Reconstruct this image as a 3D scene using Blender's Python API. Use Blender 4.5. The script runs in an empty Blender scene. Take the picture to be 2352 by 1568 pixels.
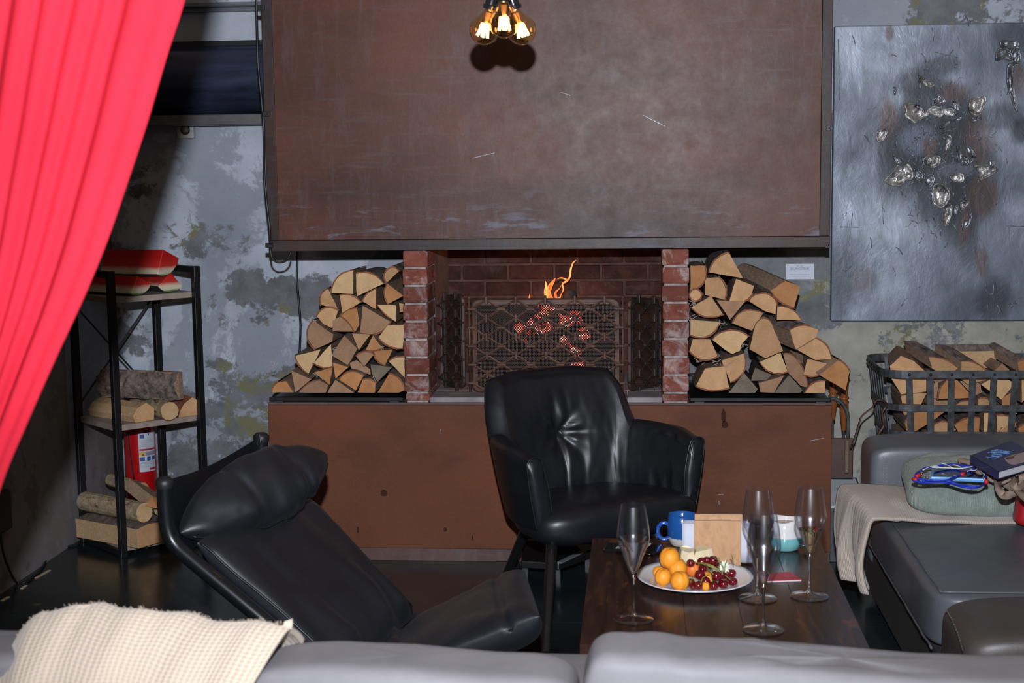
import bpy, bmesh, math, random
from math import sin, cos, pi, radians, sqrt, atan2, hypot
from mathutils import Vector, Matrix, Euler, noise
random.seed(7)
SC = bpy.context.scene
COL = SC.collection
# ---------------------------------------------------------------- camera
F, CH = 3400.0, 1.7557
cam_d = bpy.data.cameras.new('camera'); cam = bpy.data.objects.new('camera', cam_d); COL.objects.link(cam)
CAMR = Matrix.Rotation(radians(4.92), 3, 'Z') @ Matrix.Rotation(radians(90-7.07), 3, 'X') @ Matrix.Rotation(radians(-.73), 3, 'Z')
cam.matrix_world = Matrix.Translation((0, 0, CH)) @ CAMR.to_4x4()
cam_d.sensor_width = 36; cam_d.lens = F/2352*36
cam_d.clip_start = .05; cam_d.clip_end = 60
cam_d.dof.use_dof = True; cam_d.dof.focus_distance = 6.35; cam_d.dof.aperture_fstop = 5.6
SC.camera = cam
SC.view_settings.view_transform = 'Standard'; SC.view_settings.look = 'None'
SC.view_settings.exposure = 0; SC.view_settings.gamma = 1; SC.view_settings.use_curve_mapping = False
# ---------------------------------------------------------------- room light (dim warm ambience) and the flash on the camera
w = bpy.data.worlds.new('world'); SC.world = w; w.use_nodes = True
w.node_tree.nodes['Background'].inputs[0].default_value = (1.0, .78, .64, 1)
w.node_tree.nodes['Background'].inputs[1].default_value = .165
fl = bpy.data.lights.new('camera_flash', 'SPOT'); fl.energy = 1260; fl.color = (.93, .975, 1.08)
fl.shadow_soft_size = .027; fl.spot_size = radians(78); fl.spot_blend = .9
flo = bpy.data.objects.new('camera_flash', fl); COL.objects.link(flo)
flo.location = Vector((0, 0, CH)) + CAMR @ Vector((0, .33, 0.02))
flo.rotation_euler = Euler((radians(90-2), 0, radians(3.5)))

# ---------------------------------------------------------------- points on the pixel rays, at real depths
def ray(px, py): return CAMR @ Vector(((px-1176)/F, -(py-784)/F, -1))
def PY(px, py, Y): r = ray(px, py); t = Y/r.y; return Vector((r.x*t, Y, CH+r.z*t))
def PZ(px, py, z): r = ray(px, py); t = (z-CH)/r.z; return Vector((r.x*t, r.y*t, z))
def PX(px, py, x): r = ray(px, py); t = x/r.x; return Vector((x, r.y*t, CH+r.z*t))
def PP(px, py, p0, n):
    r = ray(px, py); o = Vector((0, 0, CH)); n = Vector(n); t = (Vector(p0)-o).dot(n)/r.dot(n); return o+r*t

# ---------------------------------------------------------------- builders
V = Vector
class G:
    def __init__(s): s.v = []; s.f = []; s.m = []; s.cur = 0
    def mat(s, i): s.cur = i; return s
    def add(s, vs, fs):
        b = len(s.v); s.v += [V(p) for p in vs]
        s.f += [tuple(b+i for i in f) for f in fs]; s.m += [s.cur]*len(fs); return s
    def box(s, a, b):
        x0, y0, z0 = a; x1, y1, z1 = b
        return s.add([(x0,y0,z0),(x1,y0,z0),(x1,y1,z0),(x0,y1,z0),(x0,y0,z1),(x1,y0,z1),(x1,y1,z1),(x0,y1,z1)],
                     [(0,3,2,1),(4,5,6,7),(0,1,5,4),(1,2,6,5),(2,3,7,6),(3,0,4,7)])
    def obox(s, c, u, v, w):
        c, u, v, w = map(V, (c, u, v, w))
        return s.add([c-u-v-w, c+u-v-w, c+u+v-w, c-u+v-w, c-u-v+w, c+u-v+w, c+u+v+w, c-u+v+w],
                     [(0,3,2,1),(4,5,6,7),(0,1,5,4),(1,2,6,5),(2,3,7,6),(3,0,4,7)])
    def bar(s, a, b, wd, th, up=(0,0,1)):
        a, b = V(a), V(b); d = (b-a); L = d.length; d.normalize()
        x = d.cross(V(up)); x = x.normalized() if x.length > 1e-4 else V((1,0,0)); y = x.cross(d)
        return s.obox((a+b)/2, d*L/2, x*wd/2, y*th/2)
    def prism(s, poly, vec, shrink=1.0):
        n = len(poly); P = [V(p) for p in poly]; c = sum(P, V())/n; vec = V(vec)
        Q = [c+(p-c)*shrink+vec for p in P]
        return s.add(P+Q, [tuple(range(n)), tuple(range(2*n-1, n-1, -1))]+[(i, n+i, n+(i+1) % n, (i+1) % n) for i in range(n)])
    def tube(s, path, r, n=10, cap=True, flat=1.0, closed=False):
        P = [V(p) for p in path]; m = len(P); R = r if isinstance(r, (list, tuple)) else [r]*m
        up = None; vs = []
        for i, p in enumerate(P):
            if closed: t = P[(i+1) % m]-P[i-1]
            else: t = P[min(i+1, m-1)]-P[max(i-1, 0)]
            t.normalize()
            if up is None:
                up = V((0,0,1)) if abs(t.z) < .9 else V((1,0,0))
            x = t.cross(up); x = x.normalized() if x.length > 1e-5 else V((1,0,0)); up = x.cross(t).normalized()
            for k in range(n):
                a = 2*pi*k/n; vs.append(p+x*cos(a)*R[i]+up*sin(a)*R[i]*flat)
        fs = []
        for i in range(m if closed else m-1):
            j = (i+1) % m
            for k in range(n): fs.append((i*n+k, i*n+(k+1) % n, j*n+(k+1) % n, j*n+k))
        if cap and not closed: fs += [tuple(range(n-1, -1, -1)), tuple((m-1)*n+k for k in range(n))]
        return s.add(vs, fs)
    def lathe(s, c, prof, n=32, axis=(0,0,1)):
        c = V(c); ax = V(axis).normalized(); x = ax.orthogonal().normalized(); y = ax.cross(x); vs = []; fs = []
        for r, h in prof:
            for k in range(n):
                a = 2*pi*k/n; vs.append(c+ax*h+(x*cos(a)+y*sin(a))*max(r, 1e-5))
        for i in range(len(prof)-1):
            for k in range(n): fs.append((i*n+k, i*n+(k+1) % n, (i+1)*n+(k+1) % n, (i+1)*n+k))
        return s.add(vs, fs)
    def grid(s, fn, nu, nv, cu=False, cv=False):
        vs = [fn(i/(nu if cu else nu-1), j/(nv if cv else nv-1)) for i in range(nu) for j in range(nv)]; fs = []
        for i in range(nu if cu else nu-1):
            for j in range(nv if cv else nv-1):
                a, b = (i+1) % nu, (j+1) % nv
                fs.append((i*nv+j, a*nv+j, a*nv+b, i*nv+b))
        return s.add(vs, fs)
    def ball(s, c, r, n=16, sc=(1,1,1), fn=None):
        c = V(c)
        def f(u, v):
            th = pi*min(max(v, .004), .996); ph = 2*pi*u
            d = V((sin(th)*cos(ph), sin(th)*sin(ph), cos(th))); rr = r*(fn(d) if fn else 1)
            return c+V((d.x*sc[0], d.y*sc[1], d.z*sc[2]))*rr
        b = len(s.v); s.grid(f, n, n//2+1, cu=True); m = n//2+1
        s.f += [tuple(b+i*m for i in range(n)), tuple(b+i*m+m-1 for i in range(n-1, -1, -1))]; s.m += [s.cur]*2
        return s

ORG = {}
def origin(o): return ORG.get(o.name, V((0,0,0)))
def thing(name, label, cat, loc, group=None):
    o = bpy.data.objects.new(name, None); COL.objects.link(o); o.location = V(loc); o.empty_display_size = .05
    o['label'] = label; o['category'] = cat
    if group: o['group'] = group
    ORG[o.name] = V(loc); return o
def mk(name, g, mats, parent=None, org=None, smooth=False, label=None, cat=None, group=None, kind=None, bevel=0, seg=2, subsurf=0, weld=False, fixn=False, angle=None):
    if org is None: org = origin(parent) if parent else V((sum((p.x for p in g.v))/len(g.v), sum((p.y for p in g.v))/len(g.v), min(p.z for p in g.v)))
    org = V(org); po = origin(parent) if parent else V((0,0,0))
    me = bpy.data.meshes.new(name); me.from_pydata([tuple(p-org) for p in g.v], [], g.f)
    if not isinstance(mats, (list, tuple)): mats = [mats]
    for m in mats: me.materials.append(m)
    if len(mats) > 1: me.polygons.foreach_set('material_index', g.m)
    if weld or fixn:
        bm = bmesh.new(); bm.from_mesh(me)
        if weld: bmesh.ops.remove_doubles(bm, verts=bm.verts, dist=1e-4)
        bmesh.ops.recalc_face_normals(bm, faces=bm.faces); bm.to_mesh(me); bm.free()
    if smooth: me.polygons.foreach_set('use_smooth', [True]*len(me.polygons))
    if angle: me.set_sharp_from_angle(angle=radians(angle))
    me.update()
    o = bpy.data.objects.new(name, me); COL.objects.link(o)
    o.location = org-po
    if parent: o.parent = parent
    ORG[o.name] = org
    if bevel:
        b = o.modifiers.new('bevel', 'BEVEL'); b.width = bevel; b.segments = seg; b.limit_method = 'ANGLE'; b.angle_limit = radians(40)
    if subsurf:
        b = o.modifiers.new('sub', 'SUBSURF'); b.levels = subsurf; b.render_levels = subsurf
    if label: o['label'] = label
    if cat: o['category'] = cat
    if group: o['group'] = group
    if kind: o['kind'] = kind
    return o
def cr(pts, n=8, closed=False):
    P = [V(p) for p in pts]; out = []; m = len(P)
    for i in range(m if closed else m-1):
        p0 = P[(i-1) % m] if closed or i > 0 else P[0]*2-P[1]
        p1, p2 = P[i], P[(i+1) % m]
        p3 = P[(i+2) % m] if closed or i < m-2 else P[-1]*2-P[-2]
        for k in range(n):
            t = k/n; out.append(.5*((2*p1)+(p2-p0)*t+(2*p0-5*p1+4*p2-p3)*t*t+(3*p1-p0-3*p2+p3)*t**3))
    if not closed: out.append(P[-1])
    return out
def sstep(a, b, x):
    t = max(0, min(1, (x-a)/(b-a))); return t*t*(3-2*t)
def gauss(x, s): return math.exp(-x*x/(2*s*s))

# ---------------------------------------------------------------- materials
class NT:
    def __init__(s, name):
        s.m = bpy.data.materials.new(name); s.m.use_nodes = True; s.t = s.m.node_tree; s.p = s.t.nodes['Principled BSDF']; s.out = s.t.nodes['Material Output']
    def n(s, typ, **kw):
        o = s.t.nodes.new(typ)
        for k, v in kw.items(): setattr(o, k, v)
        return o
    def l(s, a, b): s.t.links.new(a, b)
    def coord(s, kind='Object', scale=(1,1,1), rot=(0,0,0), loc=(0,0,0)):
        if kind == 'Position': c = s.n('ShaderNodeNewGeometry').outputs['Position']
        else: c = s.n('ShaderNodeTexCoord').outputs[kind]
        m = s.n('ShaderNodeMapping'); m.inputs['Scale'].default_value = scale; m.inputs['Rotation'].default_value = rot; m.inputs['Location'].default_value = loc
        s.l(c, m.inputs[0]); return m.outputs[0]
    def noise(s, vec, scale, detail=4, rough=.5, dist=0, out=0):
        o = s.n('ShaderNodeTexNoise'); o.inputs['Scale'].default_value = scale; o.inputs['Detail'].default_value = detail
        o.inputs['Roughness'].default_value = rough; o.inputs['Distortion'].default_value = dist; s.l(vec, o.inputs['Vector']); return o.outputs[out]
    def ramp(s, fac, stops, interp='LINEAR'):
        o = s.n('ShaderNodeValToRGB'); e = o.color_ramp; e.interpolation = interp
        while len(e.elements) < len(stops): e.elements.new(.5)
        for i, (p, c) in enumerate(stops):
            e.elements[i].position = p; e.elements[i].color = (*(c if isinstance(c, (tuple, list)) else (c, c, c)), 1)
        s.l(fac, o.inputs[0]); return o.outputs[0]
    def mix(s, fac, a, b, mode='MIX'):
        o = s.n('ShaderNodeMix', data_type='RGBA', blend_type=mode)
        for sock, v in ((o.inputs[0], fac), (o.inputs[6], a), (o.inputs[7], b)):
            if hasattr(v, 'links'): s.l(v, sock)
            elif isinstance(v, (tuple, list)): sock.default_value = (*v, 1)
            else: sock.default_value = v
        return o.outputs[2]
    def math(s, op, a, b=None, clamp=False):
        o = s.n('ShaderNodeMath', operation=op); o.use_clamp = clamp
        for i, v in enumerate((a, b)):
            if v is None: continue
            if hasattr(v, 'links'): s.l(v, o.inputs[i])
            else: o.inputs[i].default_value = v
        return o.outputs[0]
    def set(s, **kw):
        for k, v in kw.items():
            i = s.p.inputs[k.replace('_', ' ')]
            if hasattr(v, 'links'): s.l(v, i)
            elif isinstance(v, (tuple, list)): i.default_value = (*v, 1) if len(v) == 3 and i.type == 'RGBA' else v
            else: i.default_value = v
        return s
    def bump(s, h, strength=.3, dist=.01, prev=None):
        o = s.n('ShaderNodeBump'); o.inputs['Strength'].default_value = strength; o.inputs['Distance'].default_value = dist
        s.l(h, o.inputs['Height'])
        if prev: s.l(prev, o.inputs['Normal'])
        s.l(o.outputs[0], s.p.inputs['Normal']); return o.outputs[0]
def simple(name, c, rough=.5, metal=0, c2=None, scale=8, bump=0, bscale=60, bdist=.002, spec=.5, stretch=(1,1,1), rnd=0, coat=0, sheen=0, detail=5, kind='Object'):
    s = NT(name); v = s.coord(kind, stretch)
    col = c
    if c2 is not None: col = s.ramp(s.noise(v, scale, detail, .55), [(.32, c), (.68, c2)])
    if rnd:
        oi = s.n('ShaderNodeObjectInfo'); hs = s.n('ShaderNodeHueSaturation')
        s.l(s.math('MULTIPLY_ADD', oi.outputs['Random'], rnd) if False else s.math('ADD', s.math('MULTIPLY', oi.outputs['Random'], rnd), 1-rnd/2), hs.inputs['Value'])
        if hasattr(col, 'links'): s.l(col, hs.inputs['Color'])
        else: hs.inputs['Color'].default_value = (*col, 1)
        col = hs.outputs[0]
    s.set(Base_Color=col, Roughness=rough, Metallic=metal, Specular_IOR_Level=spec, Coat_Weight=coat, Sheen_Weight=sheen)
    if bump: s.bump(s.noise(v, bscale, 4, .6), bump, bdist)
    return s.m
# ---------------------------------------------------------------- materials of the setting
def m_plaster(side=False):
    s = NT('worn_shaded_plaster' if side else 'worn_plaster'); v = s.coord('Position', (1, 1, 1))
    pale = s.ramp(s.noise(v, 2.2, 6, .6), [(.3, (.30, .34, .40)), (.62, (.48, .52, .59))])
    grey = s.ramp(s.noise(v, 7, 6, .7), [(.3, (.09, .10, .105)), (.7, (.20, .21, .22))])
    cream = s.ramp(s.noise(v, 5, 5, .6), [(.3, (.24, .235, .20)), (.7, (.42, .405, .35))])
    vd = s.coord('Position', (1, 1, 1.25), loc=(3.1, 0, 1.7))
    big = s.noise(vd, 1.9, 9, .62, .35)
    fine = s.noise(v, 17, 8, .78, .8)
    m1 = s.math('ADD', big, s.math('MULTIPLY', s.math('SUBTRACT', fine, .5), .26))
    # more damage in the middle and right of the wall
    xg = s.n('ShaderNodeSeparateXYZ'); s.l(s.coord('Position'), xg.inputs[0])
    gx = s.n('ShaderNodeMapRange'); gx.inputs[1].default_value = -2.3; gx.inputs[2].default_value = .6; gx.inputs[3].default_value = .0; gx.inputs[4].default_value = .10
    s.l(xg.outputs[0], gx.inputs[0])
    gz = s.n('ShaderNodeMapRange'); gz.inputs[1].default_value = 1.6; gz.inputs[2].default_value = 1.0; gz.inputs[3].default_value = -.05; gz.inputs[4].default_value = .045
    s.l(xg.outputs[2], gz.inputs[0])
    m1 = s.math('ADD', s.math('ADD', m1, gx.outputs[0]), gz.outputs[0])
    patch = s.ramp(m1, [(.575, 0), (.60, 1)])
    ol = s.ramp(s.noise(s.coord('Position', loc=(0, 0, 5.3)), 4.5, 7, .65, .4), [(.56, 0), (.60, 1)])
    inner = s.mix(ol, grey, (.17, .165, .085))
    mid = s.ramp(s.math('ADD', s.noise(s.coord('Position', (1, 1, .8), loc=(1.7, 0, 8)), 1.5, 8, .66, .5), s.math('MULTIPLY', s.math('SUBTRACT', fine, .5), .2)), [(.50, 0), (.535, 1)])
    pale = s.mix(s.math('MULTIPLY', mid, .62), pale, (.19, .205, .24))
    sp = s.ramp(s.noise(v, 85, 3, .6), [(.30, 1), (.36, 0)])
    pale = s.mix(s.math('MULTIPLY', sp, .5), pale, (.12, .13, .14))
    xm = s.n('ShaderNodeMapRange'); xm.inputs[1].default_value = .0; xm.inputs[2].default_value = .5; s.l(xg.outputs[0], xm.inputs[0])
    zm = s.n('ShaderNodeMapRange'); zm.inputs[1].default_value = 1.75; zm.inputs[2].default_value = 1.6; s.l(xg.outputs[2], zm.inputs[0])
    pale = s.mix(s.math('MULTIPLY', s.math('MULTIPLY', xm.outputs[0], zm.outputs[0]), .8), pale, (.17, .16, .155))
    c = s.mix(patch, pale, inner)
    # right-hand wall: cream skim over grey
    cm = s.math('MULTIPLY', s.ramp(s.noise(s.coord('Position', loc=(7, 0, 2)), 3.4, 8, .66, .5), [(.47, 0), (.52, 1)]), s.ramp(xg.outputs[0], [(.72/3, 0), (.92/3, 1)]))
    xr = s.n('ShaderNodeMapRange'); xr.inputs[1].default_value = .75; xr.inputs[2].default_value = .95; s.l(xg.outputs[0], xr.inputs[0])
    cm2 = s.math('MULTIPLY', s.ramp(s.math('ADD', s.noise(s.coord('Position', loc=(7, 0, 2)), 3.4, 8, .66, .5), s.math('MULTIPLY', s.math('SUBTRACT', fine, .5), .45)), [(.47, 0), (.505, 1)]), xr.outputs[0])
    zr = s.n('ShaderNodeMapRange'); zr.inputs[1].default_value = 1.75; zr.inputs[2].default_value = 1.6; s.l(xg.outputs[2], zr.inputs[0])
    c = s.mix(s.math('MULTIPLY', cm2, zr.outputs[0]), c, cream)
    if side: c = s.mix(.80, c, (.17, .145, .13))  # left wall: same plaster, warm curtain shade mixed into its colour
    s.set(Base_Color=c, Roughness=.62, Specular_IOR_Level=.35)
    h = s.math('ADD', s.math('MULTIPLY', patch, -.6), s.math('MULTIPLY', s.noise(v, 40, 5, .7), .5))
    s.bump(h, .35, .006); return s.m
def m_rust(name, a, b, bluish, rough, hs=(1,1,1), seed=0., streak=.5, low=False):
    s = NT(name); v = s.coord('Position', loc=(seed, 0, seed))
    base = s.ramp(s.noise(v, 1.6, 6, .6, .3), [(.3, a), (.68, b)])
    blot = s.ramp(s.noise(s.coord('Position', loc=(seed+9, 0, 3)), .9, 5, .55), [(.42, 0), (.66, 1)])
    vert = s.noise(s.coord('Position', (7, 1, 1.1), loc=(seed, 0, 0)), 3, 8, .72, .5)
    horz = s.noise(s.coord('Position', (1.0, 1, 9), loc=(seed, 0, 4)), 3, 8, .72, .5)
    st = s.math('MAXIMUM', s.ramp(vert, [(.50, 0), (.72, 1)]), s.ramp(horz, [(.54, 0), (.72, 1)]))
    f = s.math('MULTIPLY', s.math('MULTIPLY', st, s.math('ADD', blot, .35)), streak)
    base = s.mix(s.math('MULTIPLY', s.ramp(s.noise(s.coord('Position', (1, 1, 1.6), loc=(seed+4, 0, 1)), 1.1, 4, .5), [(.48, 0), (.66, 1)]), .6), base, tuple(min(1, k*m) for k, m in zip(b, (1.35, 1.05, .8))))
    base = s.mix(s.math('MULTIPLY', s.ramp(s.noise(s.coord('Position', (1, 1, 2), loc=(seed+14, 0, 7)), 1.7, 6, .6), [(.52, 0), (.70, 1)]), .5), base, tuple(k*.45 for k in a))
    c = s.mix(f, base, bluish)
    if low:
        xz = s.n('ShaderNodeSeparateXYZ'); s.l(s.coord('Position'), xz.inputs[0])
        zl = s.n('ShaderNodeMapRange'); zl.inputs[1].default_value = 1.66; zl.inputs[2].default_value = 1.42; s.l(xz.outputs[2], zl.inputs[0])
        bl2 = s.ramp(s.noise(s.coord('Position', (1.2, 1, 5), loc=(2, 0, 3)), 3.2, 8, .7, .4), [(.55, 0), (.62, 1)])
        c = s.mix(s.math('MULTIPLY', s.math('MULTIPLY', zl.outputs[0], bl2), .75), c, (.16, .18, .23))
        sk = s.ramp(s.noise(s.coord('Position', (1, 1, 3), loc=(8, 0, 5)), 1.5, 6, .6), [(.45, 0), (.62, 1)])
        c = s.mix(s.math('MULTIPLY', s.math('MULTIPLY', zl.outputs[0], sk), .6), c, (.025, .018, .018))
    fine = s.noise(v, 90, 3, .7)
    c = s.mix(.14, c, s.ramp(fine, [(.35, (.15, .13, .12)), (.65, (.6, .56, .54))]), 'OVERLAY')
    r = s.math('ADD', s.math('MULTIPLY', s.noise(v, 12, 5, .7), .22), rough-.11)
    s.set(Base_Color=c, Roughness=r, Metallic=.0, Specular_IOR_Level=.24)
    s.bump(s.math('ADD', fine, s.math('MULTIPLY', vert, .6)), .18, .0012); return s.m
def m_floor():
    s = NT('polished_dark_slab'); v = s.coord('Position')
    c = s.ramp(s.noise(v, 1.7, 7, .6, .5), [(.3, (.009, .013, .014)), (.6, (.018, .024, .026)), (.85, (.036, .036, .030))])
    sc = s.ramp(s.noise(s.coord('Position', (1, 5, 1)), 4.5, 9, .75, 1.2), [(.66, 0), (.70, 1)])
    c = s.mix(s.math('MULTIPLY', sc, .35), c, (.22, .2, .15))
    ye = s.ramp(s.noise(s.coord('Position', loc=(4, 1, 0)), 8, 4, .5, .3), [(.70, 0), (.74, 1)])
    c = s.mix(s.math('MULTIPLY', ye, .5), c, (.16, .15, .06))
    s.set(Base_Color=c, Roughness=s.math('ADD', s.math('MULTIPLY', s.noise(v, 9, 6, .7), .25), .08), Specular_IOR_Level=.5)
    s.bump(s.noise(v, 5, 5, .6), .12, .003); return s.m
def m_brick(name, a, b, white, soot=0):
    s = NT(name); v = s.coord('Position')
    c = s.ramp(s.noise(v, 16, 5, .6), [(.3, a), (.7, b)])
    wh = s.ramp(s.noise(s.coord('Position', loc=(2, 5, 1)), 9, 8, .72, .8), [(.50, 0), (.66, 1)])
    c = s.mix(s.math('MULTIPLY', wh, white), c, (.55, .48, .46))
    oi = s.n('ShaderNodeObjectInfo'); hs = s.n('ShaderNodeHueSaturation'); s.l(s.math('ADD', s.math('MULTIPLY', oi.outputs['Random'], .5), .72), hs.inputs['Value']); s.l(c, hs.inputs['Color'])
    s.set(Base_Color=hs.outputs[0], Roughness=.85, Specular_IOR_Level=.2)
    s.bump(s.noise(v, 45, 6, .75), .6, .004); return s.m
M = {}
M['plaster'] = m_plaster(); M['shaded_plaster'] = m_plaster(True)
M['hood'] = m_rust('rusted_steel_sheet', (.060, .021, .013), (.108, .038, .023), (.15, .13, .15), .43, seed=1.3, streak=.42, low=True)
M['hoodframe'] = m_rust('blued_steel_angle', (.022, .018, .019), (.055, .030, .022), (.05, .058, .075), .4, seed=6.1, streak=.8)
M['base'] = m_rust('rusted_steel_base', (.098, .031, .013), (.138, .048, .021), (.09, .04, .03), .6, seed=3.7, streak=.25)
M['baseband'] = m_rust('rusted_steel_band', (.085, .05, .045), (.12, .07, .06), (.15, .13, .13), .5, seed=13.7, streak=.5)
M['floor'] = m_floor()
M['brick'] = m_brick('red_brick', (.13, .035, .024), (.24, .080, .056), .6)
M['sootbrick'] = m_brick('sooty_brick', (.028, .011, .008), (.072, .026, .018), .06)
M['mortar'] = simple('mortar', (.22, .18, .165), .9, c2=(.46, .41, .39), scale=40, bump=.6, bscale=80, bdist=.004, kind='Position')
M['sootmortar'] = simple('sooty_mortar', (.05, .022, .016), .9, c2=(.09, .048, .036), scale=20, bump=.5, bscale=60, bdist=.003, kind='Position')
M['sootplaster'] = simple('sooty_plaster', (.10, .07, .06), .85, c2=(.22, .17, .15), scale=7, bump=.5, bscale=50, bdist=.003, kind='Position')
M['slab'] = simple('hearth_stone', (.17, .15, .155), .6, c2=(.30, .27, .27), scale=9, bump=.3, bscale=50, bdist=.002, kind='Position')
M['black'] = simple('black_steel', (.012, .012, .013), .38, .3, bump=.08, bscale=120)
M['blackmatte'] = simple('black_rubber', (.01, .01, .011), .5)
M['rail'] = simple('grey_steel', (.16, .17, .19), .4, .6)
M['iron'] = simple('wrought_iron', (.022, .024, .026), .42, .1, c2=(.085, .092, .098), scale=26, bump=.25, bscale=60, bdist=.002, kind='Position')
M['duct'] = None
s = NT('polished_dark_duct'); v = s.coord('Position', (1, 3, 7))
s.set(Base_Color=s.ramp(s.noise(v, 1.6, 5, .6, .8), [(.3, (.012, .014, .022)), (.6, (.035, .045, .09)), (.8, (.075, .06, .05))]), Roughness=.24, Metallic=.25)
s.bump(s.noise(s.coord('Position', (1, 1, 3)), 2, 3, .5, .6), .25, .02); M['duct'] = s.m

def slabs(parent, x0, x1, y0, y1, xs, ys, z, mat, gap=.0016, th=.02):
    X = [x0]+[x for x in xs if x0 < x < x1]+[x1]; Y = [y0]+[y for y in ys if y0 < y < y1]+[y1]
    for i in range(len(X)-1):
        for j in range(len(Y)-1):
            mk('floor_slab', G().box((X[i]+gap, Y[j]+gap, z-th), (X[i+1]-gap, Y[j+1]-gap, z)), mat, parent)

# ---------------------------------------------------------------- setting
WY = 7.2                      # the back wall
WX = -2.62                    # the left wall
fl_ = mk('floor', G().box((WX-.3, -1.2, -.12), (4.2, WY+.3, -.021)), simple('floor_bed', (.03, .03, .025), .9), org=(0, 0, 0), kind='structure')
slabs(fl_, WX-.3, 4.2, -1.2, WY+.2, [-1.30, .1, 1.5, 2.9], [-.4, 1.1, 2.6, 4.15, 5.45, 6.75], 0, M['floor'])
mk('wall_back', G().box((WX-.3, WY, 0), (4.2, WY+.25, 3.1)), M['plaster'], kind='structure', org=(0, WY, 0))
mk('wall_left', G().box((WX-.25, -1.2, 0), (WX, WY, 3.1)), M['shaded_plaster'], kind='structure', org=(WX, 2, 0))
mk('wall_right', G().box((4.2, -1.2, 0), (4.45, WY+.25, 3.1)), M['plaster'], kind='structure', org=(4.2, 2, 0))

# duct high on the back wall, left of the hood
d0 = PY(300, 95, 7.0); dz0 = PY(560, 263, 7.0).z; dz1 = PY(560, 97, 7.0).z; dzb = PY(560, 286, 7.0).z; xr_ = -1.600
g = G(); cz = (dz0+dz1)/2; hh = (dz1-dz0)/2
def dprof(v):
    a = -pi/2+v*pi; return V((0, -cos(a)*.16, sin(a)*hh))
g.grid(lambda u, v: V((WX+(xr_-WX)*u, WY-.06, cz))+dprof(v), 2, 28)
duct = thing('ventilation_duct', 'glossy dark blue-black duct running along the top of the back wall', 'duct', (-2.0, WY, dzb))
mk('duct_skin', g, M['duct'], duct, smooth=True)
mk('flange', G().box((WX, WY-.16, dzb), (xr_, WY, dz0+.004)), simple('flange_steel', (.10, .095, .095), .35, .5, c2=(.16, .15, .15)), duct, bevel=.004)
mk('top_flange', G().box((WX, WY-.10, dz1-.01), (xr_, WY, dz1+.018)), M['black'], duct, bevel=.003)
rz = PY(560, 8, 7.1).z
mk('ceiling_rail', G().box((WX, WY-.09, rz-.009), (-1.60, WY-.02, rz+.009)).box((WX, WY-.03, rz-.03), (-1.60, WY-.001, rz-.009)), M['rail'], label='thin grey steel rail above the dark duct near the ceiling', cat='rail', bevel=.002)
# small wall box with a black ring
a = PY(403, 290, 7.15); b = PY(443, 317, 7.15)
wb = thing('wall_vent', 'small square wall fitting with a black ring under the dark duct', 'fitting', (a.x, 7.19, b.z))
mk('plate', G().box((a.x, 7.165, b.z), (b.x, 7.2, dzb-.002)), simple('offwhite_plate', (.5, .47, .44), .5), wb, bevel=.004)
c = PY(424, 298, 7.15)
mk('ring', G().tube([c+V((cos(t/24*2*pi)*.021, .008, sin(t/24*2*pi)*.021)) for t in range(24)], .0035, 8, closed=True), M['blackmatte'], wb, smooth=True)
mk('knob', G().lathe(c+V((0, .016, 0)), [(.018, 0), (.018, .012), (.001, .013)], 20, (0, -1, 0)), simple('brown_knob', (.14, .1, .09), .5), wb, smooth=True)

# ---------------------------------------------------------------- hearth base
BY = 6.3
bx0, bx1, bz = -1.621, .820, .705
hb = thing('hearth_base', 'long waist-high rust-brown steel hearth base under the fireplace', 'hearth', ((bx0+bx1)/2, BY, 0))
mk('front_panel', G().box((bx0, BY, .055), (bx1, BY+.02, bz-.012)), M['base'], hb, bevel=.002)
mk('top_sheet', G().box((bx0-.001, BY-.001, bz-.012), (bx1+.001, WY-.002, bz)), M['baseband'], hb, bevel=.004)
mk('kick_band', G().box((bx0+.002, BY-.006, 0), (bx1-.002, BY+.016, .055)), M['baseband'], hb, bevel=.002)
for x, sgn in ((bx0, 1), (bx1, -1)):
    mk('side_panel', G().box((min(x, x+sgn*.018), BY+.02, 0), (max(x, x+sgn*.018), WY-.002, bz-.012)), M['base'], hb)
stainm = simple('soot_stain', (.045, .018, .010), .8, spec=.1)
for px, py, rx, rz_ in ((1662, 955, .010, .03), (1665, 975, .014, .016), (882, 1132, .014, .016), (822, 1217, .007, .015), (1023, 1216, .008, .01), (1085, 1235, .004, .012)):
    p = PY(px, py, BY-.0012)
    mk('stain', G().add([p+V((rx*cos(t/16*2*pi)*(1+.15*sin(3*t)), 0, rz_*sin(t/16*2*pi)*(1+.1*cos(5*t)))) for t in range(16)], [tuple(range(16))]), stainm, hb)
scr = simple('bare_scratch', (.38, .37, .39), .5, .1)
for (x0, y0, x1, y1) in ((1650, 1135, 1662, 1136), (1860, 1012, 1892, 1006), (1651, 1150, 1652, 1158), (1012, 985, 1013, 992)):
    mk('scratch', G().bar(PY(x0, y0, BY-.0012), PY(x1, y1, BY-.0012), .0016, .0006, (0, 1, 0)), scr, hb)

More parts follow.
